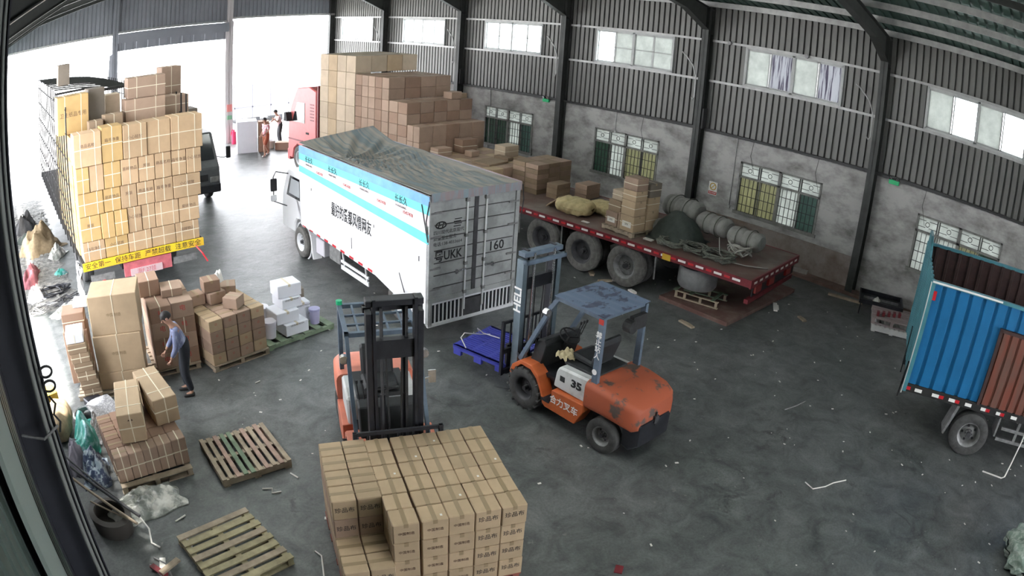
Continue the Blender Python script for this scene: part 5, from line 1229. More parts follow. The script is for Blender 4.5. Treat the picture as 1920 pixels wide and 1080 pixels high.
# local: x forward, y left (+ = towards the wall); near side at y=0
RL_, RW_, RZ0, RZ1 = 5.6, 2.75, 1.0, 2.92
M_bluec = mat('blue_corrugated_paint', (0.012, 0.13, 0.30), 0.45, noise=.12, nscale=2)
M_tealc = mat('teal_corrugated_paint', (0.06, 0.20, 0.24), 0.5, noise=.25, nscale=3)
M_rustp = mat('rusty_patch_panel', (0.17, 0.045, 0.028), 0.65, nscale=1.8, col2=(0.12, 0.06, 0.045), thr=(.4, .65), stretch=(2.5, 1, .5))
M_inner = mat('dark_brown_inner_wall', (0.045, 0.022, 0.02), 0.7, noise=.3)
def corr_s(x0, x1, y, z0, z1, sgn, pitch=.27, d=.04, M=None):
    mb = MB(); pr = corr_profile(x0, x1, pitch, d); n = len(pr); vs = []
    for off in (0, .012 * sgn):
        for l, o in pr:
            for z in (z0, z1): vs.append((l, y + sgn * o + off, z))
    fs = []
    for i in range(n - 1):
        a = 2 * i; b = 2 * n + a
        fs += [(a, a + 2, a + 3, a + 1), (b, b + 1, b + 3, b + 2), (a, b, b + 2, a + 2), (a + 1, a + 3, b + 3, b + 1)]
    return mb.add(vs, fs, M)
corr_s(0, RL_, 0, RZ0 + .08, RZ1, 1).build('side_wall', M_bluec, rt)
corr_s(0, RL_, RW_, RZ0 + .08, RZ1, -1).build('far_wall', M_inner, rt)
corr_s(1.55, 2.75, -.035, RZ0 + .10, RZ0 + 1.45, 1, .2, .03).build('patch_panel', M_rustp, rt)
MB().bx(1.50, 1.56, -.06, .0, RZ0 + .08, RZ0 + 1.50).bx(1.5, 2.8, -.06, 0, RZ0 + 1.45, RZ0 + 1.51).bx(2.74, 2.80, -.06, 0, RZ0 + .08, RZ0 + 1.50).build('patch_frame', M_inner, rt)
Mr = Matrix.Rotation(PI / 2, 4, 'Z')
corr_s(0, RW_, .02, RZ0 + .05, RZ1, -1, .27, .04, Mr).build('rear_gate', M_tealc, rt)
MB().prism([(0.02, RZ1 - .02), (.62, RZ1 - .02), (.62, RZ1 + .10), (.55, RZ1 + .32), (.30, RZ1 + .30), (.06, RZ1 + .12)], -.02, .03, 'x', Matrix.Translation((0, RW_ - 1.1, 0)) @ Matrix.Diagonal((1, 1.7, 1, 1))).build('gate_ear', M_tealc, rt)
MB().bx(-.03, RL_, -.03, .03, RZ1 - .01, RZ1 + .05).bx(-.03, .04, -.04, .04, RZ0 - .05, RZ1 + .04).bx(-.03, .04, RW_ - .04, RW_ + .04, RZ0, RZ1 + .04).bx(-.03, RL_, RW_ - .03, RW_ + .03, RZ1 - .01, RZ1 + .05).build('top_rail', M_tealc, rt)
wt = MB().bx(-.045, -.03, -.03, .03, RZ0 - .1, RZ1).bx(-.02, 1.4, -.045, -.03, RZ1 + .01, RZ1 + .04); wt.build('pale_edge_strip', M_reflw, rt)
MB().bx(0, RL_, 0, RW_, RZ0, RZ0 + .08).bx(-.02, RL_, -.03, .02, RZ0 - .05, RZ0 + .10).build('bed_frame', M_stake, rt)
a_ = MB(); strip(a_, (.1, -.035, RZ0 + .02), (4.0, -.035, RZ0 + .02), 11, .06, .006, 0, (0, 1, 0), .40); a_.split('white_reflector', M_reflw, rt)
a_ = MB(); strip(a_, (-.10, -.035, RZ0 + .02), (4.0, -.035, RZ0 + .02), 12, .06, .006, 0, (0, 1, 0), .28, skip=(1, 4, 7)); a_.bx(.04, .10, -.045, -.03, RZ1 - .28, RZ1 - .12); a_.split('red_reflector', M_reflr, rt)
for s, y in ((-1, .16), (1, RW_ - .16)): wheel(rt, 1.60, y, .43, .26, s, M_tyre2, M_rim, .24, deep=.02, holes=6); wheel(rt, 5.3, y, .43, .26, s, M_tyre2, M_rim, .24, deep=.02, holes=6)
MB().prism([(1.02, .35), (1.06, .33), (1.22, RZ0 - .02), (1.16, RZ0 - .02)], .02, .42, 'y').bx(2.12, 2.16, .02, .40, .55, RZ0).split('mudguard', M_rim, rt)
MB().bx(2.25, 4.2, .04, .08, .70, .76).bx(2.2, 4.2, .04, .08, .48, .54).bx(2.6, 2.66, .05, .09, .48, RZ0).bx(3.6, 3.66, .05, .09, .48, RZ0).build('side_guard', M_rim, rt)
MB().bx(0, 6.5, .85, .97, .68, .95).bx(0, 6.5, RW_ - .97, RW_ - .85, .68, .95).build('chassis_beam', M_mastdk, rt)
MB().tube([(2.1, -.35, .02), (2.55, -.42, .02), (2.62, -.40, .05), (2.80, -.02, .60), (2.82, .02, .95)], .015, 6).build('bent_bar', M_label, rt)
MB().bar((-.10, .6, 1.0), (-.12, .58, 1.9), .02).bar((-.06, .25, RZ0 - .3), (-.04, .2, RZ0 + .4), .03).build('gate_latch', M_stake, rt)
cb = MB().prism([(5.8, .6), (5.8, 2.3), (7.0, 2.35), (7.5, 1.5), (7.6, .5)], .25, RW_ - .25, 'y').build('cab', M_bluec, rt, bevel=.04)

# ---- pallets by the right wall
whp = math.radians(-71.6); wf = Vector((math.cos(whp), math.sin(whp), 0)); wl = Vector((-math.sin(whp), math.cos(whp), 0)); w0 = Vector((15.85, 3.80, 0)) + wf * .55 + wl * .55
M_wpl = mat('white_plastic_pallet', (0.60, 0.60, 0.58), .5, noise=.1); M_wplr = mat('pale_pink_plastic', (0.34, 0.28, 0.27), .5)
pallet('plastic_pallet', 'white plastic pallet on the floor at the bottom of the wall stack', (w0.x, w0.y, 0), whp, 1.1, 1.1, 9, True, M_wpl, h=.17, group=None)
pallet('plastic_pallet', 'pale pallet second from the floor near the right wall', (w0.x + .03, w0.y + .05, .172), whp, 1.1, 1.1, 8, False, M_wplr, h=.16)
rc = MB(); 
for i in range(5): rc.bx(-.35 + i * .15, -.30 + i * .15 + .02, -.3 + .07 * i, -.15 + .07 * i, 0, .10)
tag(rc.build('red_straps', M_redrail, loc=(w0.x - .1, w0.y + .1, .335), rot=(0, 0, whp)), 'dark red straps and chocks lying on the pale pallet', 'straps', kind='stuff')
bt2 = thing('black_tray', 'black metal tray leaning on the wall behind the white pallet', 'tray', (17.25, 4.05, .30), whp)
MB().bx(-.62, .62, -.45, .45, 0, .02).bx(-.62, -.58, -.45, .45, 0, .12).bx(.58, .62, -.45, .45, 0, .12).bx(-.62, .62, -.45, -.41, 0, .12).bx(-.62, .62, .41, .45, 0, .12).build('tray_body', M_mastdk, bt2)
MB().bx(-.5, .5, -.02, .02, .02, .08).build('pale_rib', M_rim, bt2)
for s in (-1, 1):
    for q in (-1, 1): MB().bx(s * .55, s * .58, q * .38, q * .41, -.298, 0).build('leg', M_mastdk, bt2)
lump('rag', 'small white crumpled rag on the black tray', 'rag', (17.15, 4.15, .325), 0, .22, .18, .08, M_label, 5, .3, 3, n=16)

# ------------------------------------------------------------------ beyond and beside the gable
gtx = thing('container_body', 'pale grey panelled container body outside the far opening', 'container', (16.3, 38.6, 0), 0)
MB().bx(-1.9, 1.7, -.6, 1.6, .35, 2.3).build('container_shell', mat('pale_grey_container', (0.36, 0.37, 0.41), .6), gtx)
g_ = MB()
for x in (-1.9, -.75, .45, 1.62): g_.bx(x, x + .06, -.63, -.6, .35, 2.3)
g_.bx(-1.9, 1.7, -.63, -.6, .95, 1.02).build('container_rib', mat('dark_container_rib', (0.12, 0.12, 0.14), .6), gtx)
for x in (-1.4, -.3, 1.2): MB().bx(x - .1, x + .1, -.5, 1.4, .0, .35).build('support_leg', M_mastdk, gtx)
tag(MB().bx(-.5, .5, -.012, .012, -.45, .45).build('poster', mat('red_and_white_notice', (0.65, 0.22, 0.2), .7), loc=(12.1, YG - .24, 1.75), rot=(0, 0, 0)), 'red round notice on the pale gable post', 'sign').scale = (.28, 1, .4)
tag(MB().bx(-.13, .13, -.01, .01, -.1, .1).build('green_notice', mat('green_notice', (0.2, .4, .25), .7), loc=(12.1, YG - .24, 1.28)), 'small green notice below the red one on the post', 'sign')
tag(MB().cyl((0, 0, 0), (0, 0, .62), .12, 16).cyl((0, 0, .62), (0, 0, .72), .05, 10).tube([(0, 0, .70), (-.12, 0, .70), (-.16, 0, .45)], .02, 6).build('fire_extinguisher', mat('bright_red_cylinder', (0.6, 0.03, 0.10), .3), loc=(12.18, YG - .62, .0)), 'red fire extinguisher standing beside the gable post', 'fire extinguisher')
wb_ = carton(11.95, 29.9, 0, .95, .95, 1.45, 1.25, K_white, 'white-wrapped tall carton load standing near the far opening', 'cartons near the far opening'); 
carton(12.62, 29.45, 0, .55, .50, 1.40, 1.25, K_red, 'reddish-brown tall carton beside the white-wrapped load', 'cartons near the far opening', strap='z')
carton(13.55, 29.3, 0, .55, .7, .34, 1.0, K_pink, 'low orange-brown carton on the floor near the red cab', 'cartons near the far opening')
tag(MB().lathe([(0, 0), (.17, 0), (.22, .36), (.20, .36), (.15, .02), (0, .02)], None, 20, closed=False).build('bucket', M_white, loc=(13.2, 29.9, 0), smooth=True), 'white bucket on the floor between the far people', 'bucket')

# ------------------------------------------------------------------ wall fittings
M_exit = mat('green_exit_housing', (0.02, 0.42, 0.16), .4)
for y, lab in ((17.26, 'green twin-head emergency light by the column nearer the gable'), (4.57, 'green twin-head emergency light right of the near wall column')):
    e_ = thing('emergency_light', lab, 'emergency light', (W - .04, y, 3.26), 0, 'green emergency lights on the wall')
    MB().bx(-.08, 0, -.15, .15, -.04, .08).build('housing', M_exit, e_, bevel=.01)
    for s in (-1, 1): MB().cyl((-.05, s * .08, .13), (-.10, s * .10, .12), .05, 12).cyl((-.04, s * .08, .08), (-.05, s * .08, .13), .012, 6).build('lamp_head', M_chrome, e_)
ns = thing('warning_sign', 'small no-smoking notice on the rendered wall left of a window', 'sign', (W - .015, 10.17, 1.66), 0)
MB().bx(-.01, 0, -.15, .15, -.20, .20).build('board', M_label, ns)
MB().tube([(-.013, .10 * math.cos(a), .06 + .10 * math.sin(a)) for a in [2 * PI * k / 18 for k in range(19)]], .014, 6).bar((-.013, -.07, .13), (-.013, .07, -.01), .02).build('prohibition_ring', mat('warning_yellow', (.55, .35, .05), .6), ns)
MB().bx(-.014, -.01, -.14, .14, -.18, -.09).build('red_band', M_redink, ns); lettering('禁止吸烟', .06, M_whitepaint, ns, (-.016, 0, -.135), FACE_NX, ext=.0005)
k = 0
for y, z0, z1, c in ((9.55, 1.30, Z1, M_girt), (14.1, 2.7, Z1, M_girt), (20.3, .4, Z1, M_girt)):
    struct(MB().cyl((W - .02, y, z0), (W - .02, y, z1), .014, 8).bx(W - .03, W, y - .04, y + .04, z0 - .08, z0).build('conduit', c))
for ci, y in enumerate(cols_y[2:8]):
    yy = y + .42
    struct(MB().tube([(W - .30, yy + .35, 5.60), (W - .34, yy + .18, 5.50), (W - .37, yy - .1, 5.25), (W - .38, yy - .24, 4.95), (W - .38, yy - .26, 4.30), (W - .36, yy - .20, 4.22), (W - .34, yy - .14, 4.28)], .022, 8).build('bracket_pipe', M_girt))
    if ci % 2 == 0: struct(MB().bx(W - .30, W - .10, y - .18, y - .12, 3.4, 4.0).build('cable_box', M_iron))
for y in (9.0, 13.0, 6.9, 3.6): struct(MB().tube([(W - .02, y, Z1), (W - .03, y + .05, 2.9), (W - .02, y - .12, 2.4)], .006, 5).build('hanging_wire', M_iron))
struct(MB().tube([(W - .10, YN + 1, 3.42)] + [(W - .12 - .02 * (k % 2), YN + 1 + k * 1.4, 3.40 + .03 * math.sin(k * 1.3)) for k in range(1, 30)], .015, 5).build('cable_run', M_iron))
for y in (10.1, 15.9, 7.6): struct(MB().cyl((W - .16, y, Z2), (W - .10, y, Z2), .06, 10).build('cable_clamp', M_rim))
# ------------------------------------------------------------------ people
M_skin = mat('skin', (0.36, 0.20, 0.14), 0.6); M_hair = mat('black_hair', (0.012, 0.010, 0.010), 0.6)
def skin_obj(name, vs, es, rs, m, parent, root=0, sub=2, label=None):
    me = bpy.data.meshes.new(name); me.from_pydata(vs, es, []); o = bpy.data.objects.new(name, me); COL.objects.link(o); o.parent = parent
    sk = o.modifiers.new('skin', 'SKIN'); sk.use_smooth_shade = True
    d = me.skin_vertices[0].data
    for i, r in enumerate(rs): d[i].radius = (r, r) if not isinstance(r, tuple) else r
    for i in range(len(vs)): d[i].use_root = (i == root)
    s = o.modifiers.new('sub', 'SUBSURF'); s.levels = sub; s.render_levels = sub
    me.materials.append(m)
    if label: o['label'] = label
    return o
def lerp3(a, b, t): return tuple(a[i] + (b[i] - a[i]) * t for i in range(3))
def person(label, loc, rz, J, shirt, trousers, shoes, scale=1.0, sleeves=1.0, legs_bare=0.0, hair=M_hair):
    t = thing('person', label, 'person', loc, rz); t.scale = (scale,) * 3
    hip, chest, neck, head = J['hip'], J['chest'], J['neck'], J['head']
    vs = [hip, lerp3(hip, chest, .5), chest, neck, lerp3(neck, head, .45), head, (head[0] + .02, head[1], head[2] + .07)]
    es = [(0, 1), (1, 2), (2, 3), (3, 4), (4, 5), (5, 6)]
    rs = [(.15, .12), (.13, .105), (.16, .115), .055, .06, (.078, .092), (.07, .08)]
    for s, k in ((1, 'l'), (-1, 'r')):
        sh, el, wr = J['sh' + k], J['el' + k], J['wr' + k]; b = len(vs)
        vs += [sh, el, wr]; es += [(2, b), (b, b + 1), (b + 1, b + 2)]; rs += [.055, .042, .028]
        hp, kn, an, toe = J['hp' + k], J['kn' + k], J['an' + k], J['toe' + k]; b = len(vs)
        vs += [hp, kn, an, toe]; es += [(0, b), (b, b + 1), (b + 1, b + 2), (b + 2, b + 3)]; rs += [.088, .060, .040, .030]
    skin_obj('body', vs, es, rs, M_skin, t)
    # shirt over trunk and arms
    vs = [(hip[0] + .01, hip[1], hip[2] - .10), lerp3(hip, chest, .5), chest, lerp3(chest, neck, .7)]; es = [(0, 1), (1, 2), (2, 3)]; rs = [(.185, .155), (.165, .135), (.185, .14), .075]
    for k in 'lr':
        sh, el, wr = J['sh' + k], J['el' + k], J['wr' + k]; b = len(vs)
        vs += [sh, lerp3(sh, el, .6), lerp3(sh, el, 1.0) if sleeves > .5 else lerp3(sh, el, .65)]; es += [(2, b), (b, b + 1), (b + 1, b + 2)]; rs += [.078, .066, .060]
        if sleeves > .8: vs += [lerp3(el, wr, .8)]; es += [(b + 2, b + 3)]; rs += [.048]
    skin_obj('shirt', vs, es, rs, shirt, t)
    vs = [(hip[0], hip[1], hip[2] + .02), (hip[0] + .01, hip[1], hip[2] + .12), (hip[0] + .02, hip[1], hip[2] + .20)]; es = [(0, 1), (1, 2)]; rs = [(.17, .135), (.165, .135), (.155, .12)]
    for k in 'lr':
        hp, kn, an = J['hp' + k], J['kn' + k], J['an' + k]; b = len(vs)
        vs += [hp, kn]; es += [(0, b), (b, b + 1)]; rs += [.112, .085]
        if legs_bare < .5: vs += [(an[0], an[1], an[2] + .03)]; es += [(b + 1, b + 2)]; rs += [.062]
    skin_obj('trousers', vs, es, rs, trousers, t)
    for k in 'lr':
        an, toe = J['an' + k], J['toe' + k]
        skin_obj('shoe', [(an[0] - .05, an[1], .045), (an[0] + .05, an[1], .045), (toe[0] + .02, toe[1], .035)], [(0, 1), (1, 2)], [.046, .048, .036], shoes, t)
    # hair cap, face
    hd = Vector(head); f = Vector(J.get('face', (1, 0, -.2))).normalized(); sd = Vector((0, 0, 1)).cross(f).normalized(); up = f.cross(sd)
    M = Matrix(((f.x, sd.x, up.x, hd.x + .01), (f.y, sd.y, up.y, hd.y), (f.z, sd.z, up.z, hd.z + .03), (0, 0, 0, 1)))
    mb = MB(); N1, N2 = 12, 20; vs = []; fs = []
    for i in range(N1 + 1):
        th = PI * .62 * i / N1
        for j in range(N2):
            ph = 2 * PI * j / N2; cut = 1.0 if math.cos(ph) < .35 or th < PI * .33 else .72
            a = th * cut; vs.append((.108 * math.sin(a) * math.cos(ph) - .008, .092 * math.sin(a) * math.sin(ph), .112 * math.cos(a) + .01))
    for i in range(N1):
        for j in range(N2): fs.append((i * N2 + j, i * N2 + (j + 1) % N2, (i + 1) * N2 + (j + 1) % N2, (i + 1) * N2 + j))
    mb.add(vs, fs, M); mb.build('hair', hair, t, smooth=True)
    MB().cyl(M @ Vector((.085, 0, .0)), M @ Vector((.112, 0, -.035)), .008, 8, .015).build('nose', M_skin, t, smooth=True)
    for s in (-1, 1):
        MB().cyl(M @ Vector((.085, s * .034, .012)), M @ Vector((.094, s * .034, .012)), .010, 8).build('eye', M_ink, t)
        MB().cyl(M @ Vector((-.005, s * .088, -.005)), M @ Vector((-.012, s * .104, .0)), .028, 10, .022).build('ear', M_skin, t, smooth=True)
    MB().bar(M @ Vector((.088, -.022, -.062)), M @ Vector((.088, .022, -.062)), .008).build('mouth', mat('lips', (.25, .09, .08), .6), t)
    # hands: palm with four unequal curled fingers and a side thumb
    for s, k in ((1, 'l'), (-1, 'r')):
        el, wr = Vector(J['el' + k]), Vector(J['wr' + k]); d = (wr - el).normalized(); sdv = Vector((d.z, 0, -d.x)); sdv = sdv.normalized() if sdv.length > .1 else Vector((1, 0, 0)); nrm = d.cross(sdv).normalized() * s
        vs = [tuple(wr), tuple(wr + d * .045), tuple(wr + d * .08)]; es = [(0, 1), (1, 2)]; rs = [(.024, .020), (.036, .018), (.036, .016)]
        for q, (o_, ln) in enumerate(((-.030, .070), (-.010, .080), (.010, .075), (.029, .058))):
            b = len(vs); p0 = wr + d * .082 + sdv * o_; p1 = p0 + d * ln * .45 - nrm * .008; p2 = p1 + d * ln * .35 - nrm * .022
            vs += [tuple(p0), tuple(p1), tuple(p2)]; es += [(2, b), (b, b + 1), (b + 1, b + 2)]; rs += [.0095, .0088, .0075]
        b = len(vs); p0 = wr + d * .030 + sdv * .030; p1 = p0 + d * .030 + sdv * .026; p2 = p1 + d * .028 + sdv * .004 - nrm * .01
        vs += [tuple(p0), tuple(p1), tuple(p2)]; es += [(1, b), (b, b + 1), (b + 1, b + 2)]; rs += [.012, .011, .009]
        skin_obj('hand', vs, es, rs, M_skin, t, sub=1)
    return t
J1 = dict(hip=(-.03, 0, .93), chest=(.08, 0, 1.25), neck=(.15, 0, 1.41), head=(.22, 0, 1.52), face=(.85, .1, -.5),
          shl=(.08, .19, 1.31), ell=(.12, .24, 1.03), wrl=(.24, .20, .82), shr=(.09, -.19, 1.31), elr=(.16, -.23, 1.04), wrr=(.32, -.18, .84),
          hpl=(-.03, .10, .86), knl=(.02, .12, .48), anl=(-.06, .13, .08), toel=(.10, .14, .035), hpr=(-.03, -.10, .86), knr=(.05, -.12, .48), anr=(.02, -.13, .08), toer=(.18, -.14, .035))
person('person in a grey-blue shirt and dark trousers bending towards the reddish cartons', (2.70, 10.36, 0), math.radians(165), J1, mat('grey_blue_shirt', (0.14, 0.16, 0.26), .85, nscale=6, col2=(.34, .37, .50), thr=(.5, .6), stretch=(1, 1, .3)), mat('dark_navy_trousers', (0.022, 0.026, 0.034), .85), mat('dark_shoes', (.03, .03, .03), .6), scale=.93)
J2 = dict(hip=(0, 0, .92), chest=(.02, 0, 1.27), neck=(.04, 0, 1.45), head=(.07, 0, 1.58), face=(1, 0, -.1), shl=(.01, .19, 1.36), ell=(.10, .26, 1.10), wrl=(.30, .20, 1.02), shr=(.01, -.19, 1.36), elr=(-.08, -.26, 1.12), wrr=(.05, -.28, .90),
          hpl=(0, .10, .86), knl=(.22, .12, .50), anl=(.22, .14, .08), toel=(.38, .15, .035), hpr=(0, -.10, .86), knr=(-.05, -.12, .47), anr=(-.28, -.13, .12), toer=(-.12, -.14, .035))
person('person in a pink checked top and rust-brown shorts walking near the red truck cab', (12.25, 28.3, 0), math.radians(200), J2, mat('pink_checked_top', (0.55, 0.25, 0.28), .85, nscale=9, col2=(.6, .5, .52), thr=(.45, .55)), mat('rust_brown_shorts', (0.30, 0.09, 0.05), .85), mat('white_shoes', (.6, .6, .6), .6), sleeves=.3, legs_bare=1)
J3 = dict(hip=(0, 0, .92), chest=(.10, 0, 1.25), neck=(.16, 0, 1.42), head=(.22, 0, 1.54), face=(1, 0, -.3), shl=(.08, .19, 1.33), ell=(.20, .36, 1.12), wrl=(.36, .30, 1.25), shr=(.08, -.19, 1.33), elr=(.25, -.32, 1.15), wrr=(.42, -.25, 1.05),
          hpl=(0, .10, .86), knl=(.06, .13, .48), anl=(0, .15, .08), toel=(.16, .16, .035), hpr=(0, -.10, .86), knr=(.06, -.13, .48), anr=(0, -.15, .08), toer=(.16, -.16, .035))
person('person in a pale pink shirt and dark trousers standing beyond the walking one', (14.0, 30.6, 0), math.radians(170), J3, mat('pale_pink_shirt', (0.62, 0.42, 0.42), .85), mat('dark_grey_trousers', (0.05, 0.05, 0.055), .85), mat('dark_shoes', (.03, .03, .03), .6), sleeves=.3)

# ------------------------------------------------------------------ clutter along the left side
M_green = mat('green_plastic_sheet', (0.03, 0.22, 0.18), .45, nscale=6, col2=(.25, .42, .45), thr=(.52, .62))
M_check = mat('blue_white_crumpled_plastic', (0.05, 0.07, 0.13), .4, nscale=9, col2=(.38, .45, .50), thr=(.48, .56))
M_film = mat('clear_grey_plastic_film', (0.20, 0.21, 0.19), .3, nscale=4.5, col2=(.62, .61, .56), thr=(.45, .60), bump=.6)
M_burlap = mat('brown_burlap', (0.20, 0.15, 0.09), .9, noise=.25, nscale=12)
M_bubble = mat('grey_bubble_wrap', (0.22, 0.22, 0.23), .4, nscale=40, col2=(.42, .42, .42), thr=(.45, .6))
lump('plastic_sheet', 'crumpled green plastic sheet left of the strapped carton row', 'plastic sheet', (.55, 9.75, 0), 1.3, 1.15, .50, .40, M_green, 11, .35, 3.0)
lump('plastic_bag', 'crumpled blue and white plastic beside the poles', 'plastic bag', (.50, 8.85, 0), 1.4, .75, .46, .34, M_check, 12, .4, 4.0)
lump('plastic_film', 'sheet of clear crumpled plastic film on the floor below the strapped row', 'plastic film', (1.0, 7.80, 0), .1, 1.15, .70, .16, M_film, 13, .6, 5.0, n=50)
tag(MB().grid(lambda u, v: (.5 * (u - .5) + .06 * math.sin(5 * v), .85 * (v - .5), .05 + .28 * (1 - abs(2 * v - 1)) ** .6 + .05 * math.sin(7 * u + 3 * v)), 12, 16, .03).build('foam_sheet', M_bubble, smooth=True, loc=(.93, 10.35, .0), rot=(0, 0, .35)), 'bent grey foam sheet lying below the tower cartons', 'foam sheet')
lump('bubble_wrap', 'grey bubble wrap heap left of the long strapped carton', 'bubble wrap', (.80, 9.95, .0), 1.2, .7, .25, .30, M_bubble, 15, .3, 4)
tag(MB().bx(-.16, .16, -.12, .12, 0, .16).build('dark_block', M_mastdk, loc=(.95, 10.88, 0), rot=(0, 0, .3), bevel=.02), 'dark block under the edge of the flat cartons', 'block')
sack('burlap_sack', 'brown sack slumped by the near column on the left', (.15, 10.30, .0), 1.3, .95, .50, .50, M_burlap, seed=21)
tag(MB().bx(-.15, .15, -.18, .18, 0, .34).build('yellow_crate', mat('yellow_crate_board', (.50, .34, .05), .7, noise=.2), loc=(.12, 11.25, 0), rot=(0, 0, .2), bevel=.02), 'small yellow box behind the brown sack on the left', 'box')
lump('grey_cloth', 'grey cloth heap between the sack and the green sheet', 'cloth', (.28, 9.35, 0), 1.3, .9, .36, .30, mat('grey_purple_cloth', (.16, .15, .18), .9, noise=.3), 23, .3, 4)
for i, (a, b, r, m, lab) in enumerate((((.10, 8.55, .45), (.80, 7.15, .36), .022, M_rimdark, 'upper dark steel pole slanting over the open bin'), ((.06, 8.35, .40), (.72, 7.05, .34), .020, M_wood, 'lower pale wooden pole slanting over the open bin'), ((.02, 8.9, .5), (.62, 7.6, .36), .016, M_rimdark, 'thin dark pole behind the two slanting ones'))):
    tag(MB().cyl(a, b, r, 10).build('pole', m), lab, 'pole', 'poles by the near column')
bn = thing('bin', 'dark open bin with a round hole beneath the slanting poles', 'bin', (.42, 7.55, 0), -1.1)
MB().lathe([(.0, 0), (.27, 0), (.30, .26), (.22, .28), (.21, .26), (.26, .02), (0, .02)], Matrix.Diagonal((1.25, .95, 1, 1)), 28, closed=False).build('bin_body', mat('dark_brown_bin', (.05, .045, .04), .6), bn, smooth=True)
MB().cyl((-.36, -.05, .30), (.36, .05, .30), .012, 8).build('cross_stick', M_wood, bn)
for i, (pts, lab) in enumerate((([(.80, 7.15, .34), (.86, 7.05, .2), (.82, 6.95, .05), (.9, 6.85, .02)], 'frayed pale strap hanging from the pole ends'), ([(.75, 6.7, .02), (.86, 6.5, .03), (.84, 6.25, .02), (.95, 6.0, .02)], 'tangled dark strap on the floor below the bin'), ([(.65, 6.6, .02), (.72, 6.3, .04), (.70, 6.0, .02)], 'second dark strap curling towards the camera'))):
    tag(MB().tube(pts, .014, 6).build('strap', M_label if i == 0 else M_rim), lab, 'strap')
for i, (x, y, l, a, m, lab) in enumerate(((.80, 6.50, .30, 1.2, M_label, 'pale splintered slat at the bottom edge'), (.72, 6.42, .28, 2.0, M_redrail, 'reddish slat crossing the pale one at the bottom edge'), (.88, 6.40, .34, .4, M_wood, 'brown slat nearest the camera at the bottom left'))):
    tag(MB().bx(-l / 2, l / 2, -.04, .04, .0 + .03 * i, .03 + .03 * i).build('slat', m, loc=(x, y, .001), rot=(0, 0, a)), lab, 'slat')
# things on the near column
for i, z in enumerate((3.70, 3.58)):
    tag(MB().tube([(.075 + .055 * math.cos(a), 4.86, z + .045 * math.sin(a)) for a in [2 * PI * k / 16 for k in range(17)]], .010, 6).build('cable_ring', M_ink), ['upper black cable ring on the near column', 'lower black cable ring on the near column'][i], 'cable', 'cable rings on the near column')
tag(MB().tube([(.05, 4.86, 3.50), (.09, 4.87, 3.42), (.05, 4.86, 3.34), (.09, 4.87, 3.26), (.06, 4.86, 3.18)], .010, 6).build('twisted_cable', M_ink), 'twisted black cable end below the rings on the near column', 'cable')
tag(MB().tube([(-.30, 4.90, 3.22), (-.1, 4.82, 3.18), (.06, 4.86, 3.24)], .012, 6).build('binding_wire', M_rim), 'pale wire tied round the near column', 'wire')
# rubbish beyond the open left side
for n, lab, cat, x, y, rz, l, w, h, m, sd in (('rubbish_bag', 'black rubbish bag at the foot of the left side', 'rubbish bag', .62, 23.4, .2, 1.0, .8, .55, M_black, 31), ('brown_sack', 'brown crushed sack heap left of the stake trailer', 'sack', .95, 20.9, .6, 1.6, 1.2, .62, M_burlap, 32), ('grey_sack', 'pale broken sack beside the brown heap', 'sack', 1.45, 19.9, 1.0, .8, .5, .28, M_film, 33),
        ('dark_cloth', 'dark cloth strip behind the brown heap', 'cloth', .75, 22.2, .1, 1.3, .5, .25, M_net, 34), ('red_cloth', 'dull red cloth pile by the door edge', 'cloth', .42, 18.4, 1.4, 1.8, .5, .30, mat('dull_red_cloth', (.16, .05, .06), .9, noise=.3), 35), ('green_scrap', 'small green scrap near the trailer wheel', 'scrap', 1.35, 18.2, .4, .4, .3, .12, M_green, 36),
        ('white_sheet', 'white folded sheet on the floor in front of the stake trailer', 'plastic sheet', 1.15, 15.6, .8, 1.1, .4, .10, M_film, 37), ('white_bag', 'small white bag near the door edge', 'bag', .42, 16.7, .3, .5, .4, .3, K_white, 38)):
    lump(n, lab, cat, (x, y, 0), rz, l, w, h, m, sd, .35, 4, n=26)
def tangle(label, x, y, r, n, seed, m, th=.012, cat='wire'):
    rg = random.Random(seed); pts = []; 
    for i in range(n):
        a = i * .9 + rg.uniform(-.3, .3); q = r * rg.uniform(.3, 1); pts.append((x + q * math.cos(a) * 1.3, y + q * math.sin(a), .02 + rg.uniform(0, .10)))
    return tag(MB().tube(pts, th, 5).build('wire_tangle', m), label, cat, 'wire tangles on the dirt')
tangle('dark wire tangle on the dirt left of the stake trailer tail', .95, 16.9, .45, 60, 41, M_mastdk); tangle('second dark wire tangle nearer the camera by the trailer tail', 1.30, 16.0, .40, 50, 42, M_rimdark); tangle('thin pale wire tangle by the door edge', .55, 15.9, .35, 40, 43, M_rim)
M_dirt = mat('grey_rubble_dirt', (0.12, 0.12, 0.115), .95, nscale=7, col2=(.24, .235, .22), thr=(.45, .62), bump=.6, detail=10)
def dirt(u, v):
    x = -.4 + 1.9 * u; y = 15.7 + 12.5 * v; e = min(1, 6 * u, 6 * (1 - u), 10 * v, 10 * (1 - v))
    return (x + .12 * math.sin(8 * y) * (u > .5), y, .004 + e * (.02 + .015 * math.sin(9 * x + 3 * y) * math.sin(5 * y) + .012 * math.sin(23 * x + 17 * y)))
tag(MB().grid(dirt, 30, 160).build('rubble_dirt', M_dirt, smooth=True), 'band of grey rubble dirt along the open left side', 'dirt', kind='stuff')
rg = random.Random(5); mb = MB()
for i in range(420):
    x = rg.uniform(-.2, 1.5); y = rg.uniform(15.8, 26); s = rg.uniform(.015, .06); mb.bx(x, x + s * 1.6, y, y + s, 0.01, .02 + s * .7, None)
tag(mb.build('gravel', M_dirt), 'loose stones scattered over the rubble dirt', 'gravel', kind='stuff')
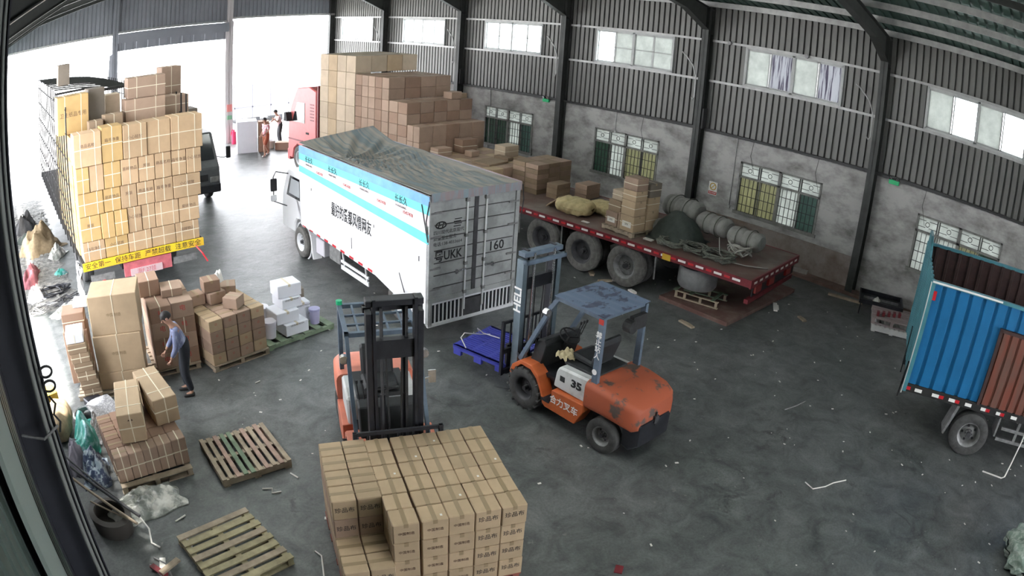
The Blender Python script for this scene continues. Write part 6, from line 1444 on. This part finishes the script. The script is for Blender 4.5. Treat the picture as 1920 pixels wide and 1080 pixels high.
# ------------------------------------------------------------------ litter on the floor
for i, (x, y, pts, lab) in enumerate(((2.79, 7.18, [(-.12, .1, .01), (0, .02, .02), (-.05, -.06, .01), (.08, -.10, .01)], 'crumpled white strap scrap between the two empty pallets'), (3.20, 7.31, [(-.02, .08, .01), (.02, -.08, .01)], 'short white paper strip right of the upper pallet'),
        (1.38, 7.25, [(-.09, -.01, .01), (.09, .05, .01)], 'white paper strip left of the lower pallet'), (2.62, 5.55, [(-.18, -.35, .01), (-.05, -.10, .03), (.06, .12, .02), (.04, .25, .01)], 'white strap curling beside the near carton pile'),
        (9.25, 2.1, [(-.42, .30, .01), (-.50, .12, .015), (-.30, -.02, .02), (-.1, -.08, .01), (.12, -.22, .01)], 'thin white strap loop on the floor in front of the blue truck'), (1.32, 6.75, [(-.05, .12, .01), (.02, 0, .02), (-.03, -.12, .01)], 'small pale stick at the lower pallet edge'),
        (3.90, 10.02, [(-.05, 0, .01), (.05, .02, .01)], 'tiny white scrap near the person'), (10.9, 3.6, [(-.3, .1, .01), (0, 0, .015), (.3, -.05, .01)], 'thin grey twig on the floor right of the forklift'))):
    tag(MB().tube([(x + a, y + b, c + .006) for a, b, c in pts], .012 if i != 4 else .010, 5).build('strap_scrap', M_label if i != 7 else M_rim), lab, 'scrap', 'straps and scraps on the floor')
rg = random.Random(9); mb = MB()
for i in range(240):
    x = rg.uniform(3, 16); y = rg.uniform(-2, 14); s = rg.uniform(.008, .028); a = rg.uniform(0, 3)
    mb.bx(-s, s, -s * .5, s * .5, 0, .008, Matrix.Translation((x, y, .001)) @ Matrix.Rotation(a, 4, 'Z'))
tag(mb.build('floor_crumbs', M_label), 'tiny pale crumbs scattered over the dark floor', 'crumbs', kind='stuff')
tag(MB().bx(-.07, .07, -.05, .05, 0, .012).build('red_scrap', M_redrail, loc=(5.36, 3.29, .001), rot=(0, 0, .5)), 'small red-brown scrap on the floor at the bottom centre', 'scrap')
tag(MB().bx(-.3, .3, -.07, .07, 0, .10).build('concrete_block', mat('pale_concrete_block', (.28, .26, .24), .9, noise=.2), loc=(17.93, 6.9, .09), rot=(0, 0, 1.75)), 'pale concrete block on the kerb by the wall', 'block')
tag(MB().bx(-.5, .5, -.05, .05, 0, .05).build('kerb_board', M_wood, loc=(17.35, 5.1, .001), rot=(0, 0, 1.8)), 'weathered board lying along the wall kerb', 'board')
sack('woven_bundle', 'pale green tied bundle at the lower right corner of the frame', (9.35, -1.75, 0), .3, 1.1, .8, .45, mat('pale_green_bundle', (.20, .26, .22), .8, nscale=14, col2=(.36, .40, .36), thr=(.45, .6)), cat='bundle', seed=51, wrinkle=.05)
# ------------------------------------------------------------------ cartons buried in the stacks
if MERGED:
    big = MB(); mi = []; ms = []
    for nm, (m, mb) in MERGED.items():
        big.add(mb.v, mb.f); mi += [len(ms)] * len(mb.f); ms.append(m)
    me = bpy.data.meshes.new('carton_mass'); me.from_pydata(big.v, [], big.f)
    for m in ms: me.materials.append(m)
    me.polygons.foreach_set('material_index', mi); me.update()
    tag(obj('carton_mass', me), 'brown cartons filling the stacks behind and below the outer ones', 'boxes', kind='stuff')
for o in [o for o in bpy.data.objects if o.name.startswith('buried')]:
    for c in list(o.children): bpy.data.objects.remove(c)
    bpy.data.objects.remove(o)
for o in bpy.data.objects:
    if 'idx' in o: del o['idx']
